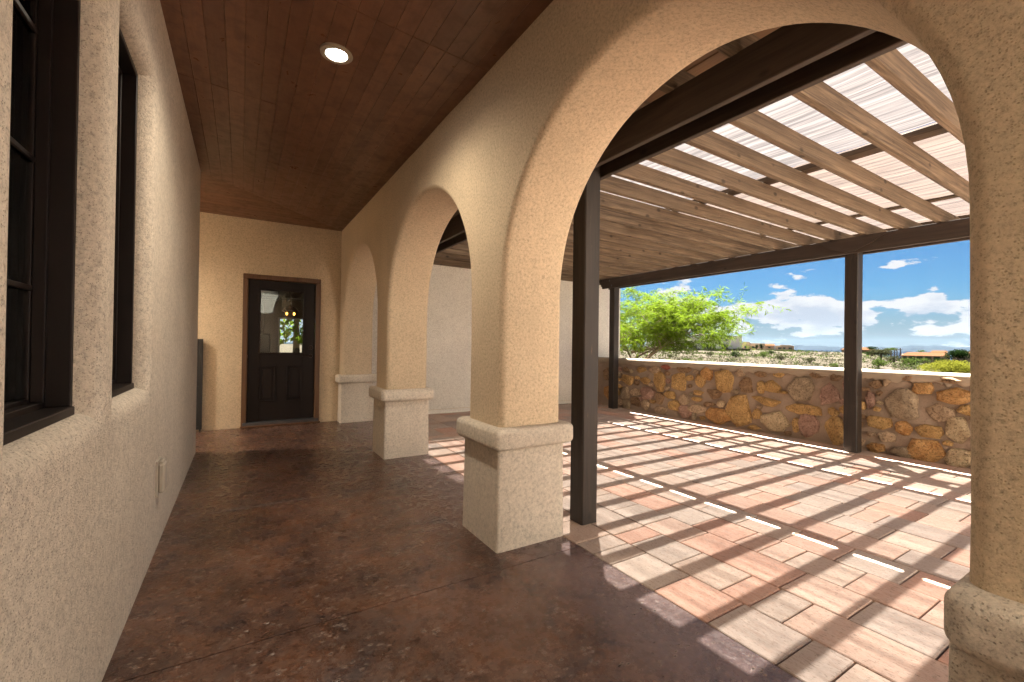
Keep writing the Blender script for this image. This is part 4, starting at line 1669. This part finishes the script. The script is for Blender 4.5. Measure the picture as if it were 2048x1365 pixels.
# far houses
def wall_box(m, p0, p1, depth, z0, z1):
    """box whose front runs from p0 to p1 (xy) and goes back by depth away from the viewer"""
    d = (p1 - p0)
    d.z = 0
    nrm = Vector((d.y, -d.x, 0)).normalized()
    if nrm.dot(p0) < 0:
        nrm = -nrm
    b0, b1 = p0 + nrm * depth, p1 + nrm * depth
    vs = [(p0.x, p0.y, z0), (p1.x, p1.y, z0), (b1.x, b1.y, z0), (b0.x, b0.y, z0), (p0.x, p0.y, z1), (p1.x, p1.y, z1), (b1.x, b1.y, z1), (b0.x, b0.y, z1)]
    m.add(vs, [(0, 1, 5, 4), (1, 2, 6, 5), (2, 3, 7, 6), (3, 0, 4, 7), (4, 5, 6, 7), (0, 3, 2, 1)])


def vz(v, u, D):
    """height of photo row v at column u, distance D"""
    d = pix_dir(u, v)
    return 1.25 + d.z * D / math.hypot(d.x, d.y)


def house(u0, u1, vt, vb, D, wallm, label, wins=(), roof=None, parapet=True, depth=9, steps=(), cols=(), name='house', D1=None):
    p0, p1 = at(u0, D), at(u1, D1 or D)
    z0, z1 = vz(vb, u0, D) - 1.5, vz(vt, (u0 + u1) / 2, D)
    H = empty(name, (p0 + p1) / 2, label, 'house', 'houses on the desert ridge')
    WL[H] = (p0 + p1) / 2
    m = MB()
    wall_box(m, p0, p1, depth, z0, z1)
    for (a, b, v2) in steps:
        wall_box(m, at(a, D - .3), at(b, D - .3), depth, z0, vz(v2, (a + b) / 2, D))
    build('wall', m, wallm, H)
    for (a, b, va, vb2) in wins:
        q0, q1 = at(a, D - .42), at(b, D - .42)
        m = MB()
        za, zb = vz(vb2, a, D), vz(va, a, D)
        wall_box(m, q0, q1, .2, za, zb)
        wo2 = build('window', m, M['glass_dark'], H)
        m = MB()
        q2, q3 = at(a - .6, D - .5), at(b + .6, D - .5)
        wall_box(m, q2, q3, .15, zb, zb + .12)
        build('lintel', m, wallm, wo2)
    for a in cols:
        m = MB()
        q0, q1 = at(a - 1.3, D - 1.5), at(a + 1.3, D - 1.5)
        wall_box(m, q0, q1, .4, z0, vz(roof[1] if roof else vt, a, D))
        build('porch_column', m, wallm, H)
    if roof:
        m = MB()
        q0, q1 = at(u0 - 2, D - 2.0), at(u1 + 2, D - 2.0)
        dd = (q1 - q0)
        dd.z = 0
        nrm = Vector((dd.y, -dd.x, 0)).normalized()
        if nrm.dot(q0) < 0:
            nrm = -nrm
        ze, zr = vz(roof[1], u0, D), vz(roof[0], u0, D + 4)
        i_ = dd * .12
        vs = [(q0.x, q0.y, ze), (q1.x, q1.y, ze), *[((q + nrm * (depth + 4)).x, (q + nrm * (depth + 4)).y, ze) for q in (q1, q0)], ((q0 + i_ + nrm * (depth / 2 + 2)).x, (q0 + i_ + nrm * (depth / 2 + 2)).y, zr), ((q1 - i_ + nrm * (depth / 2 + 2)).x, (q1 - i_ + nrm * (depth / 2 + 2)).y, zr)]
        m.add(vs, [(0, 1, 5, 4), (1, 2, 5), (2, 3, 4, 5), (3, 0, 4), (0, 3, 2, 1)])
        build('roof', m, M['tile_roof'], H)
    return H


house(1292, 1476, 673.5, 703, 106, M['house_white'], 'large pale stucco house behind the lime green tree', wins=[(1311, 1317, 690, 702), (1319, 1333, 690, 702), (1360, 1374, 688, 702), (1376, 1394, 691, 702), (1405, 1411, 689, 702), (1413, 1423, 689, 701), (1425, 1431, 690, 702), (1444, 1456, 689, 701)], steps=[(1395, 1440, 671), (1455, 1484, 672.5)], depth=14)
house(1484, 1530, 687, 700, 128, M['house_tan'], 'small flat roofed adobe house just right of the large pale house', wins=[(1489, 1494, 692, 697), (1503, 1508, 693, 697)], steps=[(1485, 1500, 684)])
house(1530, 1549, 691, 699, 150, M['house_tan'], 'tiny low adobe house between the two palms and the wide ridge house', wins=[(1536, 1541, 694, 697)], roof=(688, 691.5))
house(1550, 1588, 692, 701, 126, M['house_tan'], 'wide low adobe house on the ridge left of the middle post', wins=[(1556, 1563, 695, 699), (1566, 1571, 695, 699), (1577, 1584, 695, 699)], steps=[(1560, 1583, 690.5)])
house(1684, 1750, 698.5, 707, 132, M['house_tan'], 'orange roofed house half hidden behind the middle post', wins=[(1720, 1727, 701, 704)], roof=(694.5, 699.5))
house(1803, 1900, 710, 723, 98, M['house_tan'], 'long low house with a columned porch left of the round dark tree', wins=[(1806, 1814, 713, 720), (1818, 1829, 713, 720), (1834, 1845, 713, 720), (1850, 1862, 713, 720), (1867, 1880, 713, 720)], roof=(704.5, 711), cols=(1816, 1832, 1848, 1865, 1883))
house(1905, 1975, 706, 720, 108, M['house_tan'], 'pink tan house behind the round dark tree at the right', wins=[(1938, 1942, 709, 714)], roof=(703, 708))
house(1862, 1896, 704.5, 708, 150, M['house_tan'], 'red roofed house showing above the long low house', roof=(701.3, 705))

# long low block wall before the pale house
lw = empty('block_wall', at(1390, 92), 'long grey block garden wall below the large pale house', 'wall')
m = MB()
for k in range(12):
    a, b = 1276 + k * 18.7, 1276 + (k + 1) * 18.7
    m2 = MB()
    wall_box(m2, at(a, 92), at(b, 92), .3, vz(708.5, a, 92) - 1.5, vz(697.5 + .15 * (k % 2), a, 92))
    build('wall_panel', m2, M['grey_wall'], lw)
m = MB()
wall_box(m, at(1262, 80), at(1460, 80), 1.2, vz(712, 1330, 80) - 1, vz(708.2, 1330, 80))
build('gravel_bank', m, M['desert'], None, at(1360, 80), kind='structure')

# round dark tree, yellow green bush, trees beside the houses
def far_tree(u, v, wpx, hpx, D, mt, label, seed, n=900, name='tree', cat='tree', trunk=True, leafs=.10, group=None):
    p = at(u, D)
    p.z = vz(v, u, D)
    p.z = min(p.z, gz(p.x, p.y) + 3)
    w_ = wpx / 882.39 * D / 1.3 * .98
    h_ = hpx / 882.39 * D / 1.28
    rs = random.Random(seed)
    T = empty(name, p, label, cat, group)
    m = MB()
    for _ in range(16):
        a = rs.uniform(0, 6.28)
        r = rs.uniform(0, .30) * w_
        zz = rs.uniform(.34, .72)
        leaf_blob(m, (p.x + r * math.cos(a), p.y + r * math.sin(a), p.z + h_ * zz), w_ * .22, w_ * .22, h_ * .26, n // 16, min(w_, h_) * leafs, rs, .5)
    build('crown' if trunk else 'foliage', m, M[mt], T, recalc=False)
    m = MB()
    m.tube([p - Vector((0, 0, 1.5)), p + Vector((0.02 * w_, 0, h_ * .3)), p + Vector((0, 0.02 * w_, h_ * .55))], [.05 * w_, .04 * w_, .015 * w_], 7)
    build('trunk' if trunk else 'stem', m, M['bark'], T)


far_tree(1916, 723, 40, 24, 88, 'leaf_dark', 'round dark green tree in front of the houses at the right', 5, 2600, leafs=.05)
far_tree(1762, 714, 44, 18, 92, 'leaf_sage', 'grey leaved spreading tree right of the middle post', 6, 900)
far_tree(1745, 702, 26, 10, 115, 'leaf_dark', 'dark tree behind the grey leaved tree', 7, 500)
far_tree(1782, 703, 26, 9, 118, 'leaf_green', 'green tree beside the orange roofed house', 8, 500)
far_tree(1842, 706, 22, 6, 118, 'leaf_green', 'tree top showing above the long low roof', 9, 300)
far_tree(1513, 700, 10, 13, 120, 'leaf_dark', 'left one of the two small dark palms beside the adobe house', 10, 260, name='palm', cat='palm', group='two small palms by the adobe house')
far_tree(1523, 700, 12, 14, 120, 'leaf_dark', 'right one of the two small dark palms beside the adobe house', 11, 260, name='palm', cat='palm', group='two small palms by the adobe house')
far_tree(1822, 725, 22, 9, 86, 'leaf_dark', 'dark shrub below the left porch columns of the long house', 12, 300, name='garden_shrub', cat='shrub', trunk=False, group='shrubs below the long house')
far_tree(1850, 726, 26, 10, 86, 'leaf_green', 'green shrub below the middle porch columns of the long house', 13, 300, name='garden_shrub', cat='shrub', trunk=False, group='shrubs below the long house')
far_tree(1880, 726, 24, 10, 86, 'leaf_dark', 'dark shrub below the right porch columns of the long house', 14, 300, name='garden_shrub', cat='shrub', trunk=False, group='shrubs below the long house')
far_tree(1905, 755, 110, 34, 23, 'leaf_yellow', 'broad yellow green bush just beyond the stone wall at the right', 15, 9000, name='yellow_bush', cat='bush', trunk=False, leafs=.035)
# power poles on the horizon
for i, (u, vt) in enumerate(((1789, 695), (1794, 697), (1801, 696.5), (1684, 697))):
    p = at(u, 140)
    m = MB()
    zt = vz(vt, u, 140)
    m.tube([(p.x, p.y, p.z - 3), (p.x, p.y, zt)], [.12, .09], 6)
    m.box(p.x - .8, p.x + .8, p.y - .06, p.y + .06, zt - .5, zt - .35)
    o = build('power_pole', m, M['bark'], None, (p.x, p.y, p.z), label=('tallest dark power pole on the horizon right of the middle post', 'second dark power pole on the horizon right of the middle post', 'rightmost power pole on the horizon above the long low house', 'power pole on the horizon just left of the middle post')[i], cat='power pole', group='power poles on the horizon')

# ------------------------------------------------------------ haze: the air between here and the mountains
hz = bpy.data.materials.new('haze_air')
hz.use_nodes = True
hn = hz.node_tree
hn.nodes.clear()
ho = hn.nodes.new('ShaderNodeOutputMaterial')
hv = hn.nodes.new('ShaderNodeVolumePrincipled')
hv.inputs['Color'].default_value = (0.55, 0.78, 1.0, 1)
hv.inputs['Density'].default_value = 0.33e-5
hv.inputs['Anisotropy'].default_value = 0.2
hn.links.new(hv.outputs[0], ho.inputs['Volume'])
build('haze', bx(-24000, 24000, -24000, 24000, -60, 420), hz, None, (0, 0, 0), kind='stuff')
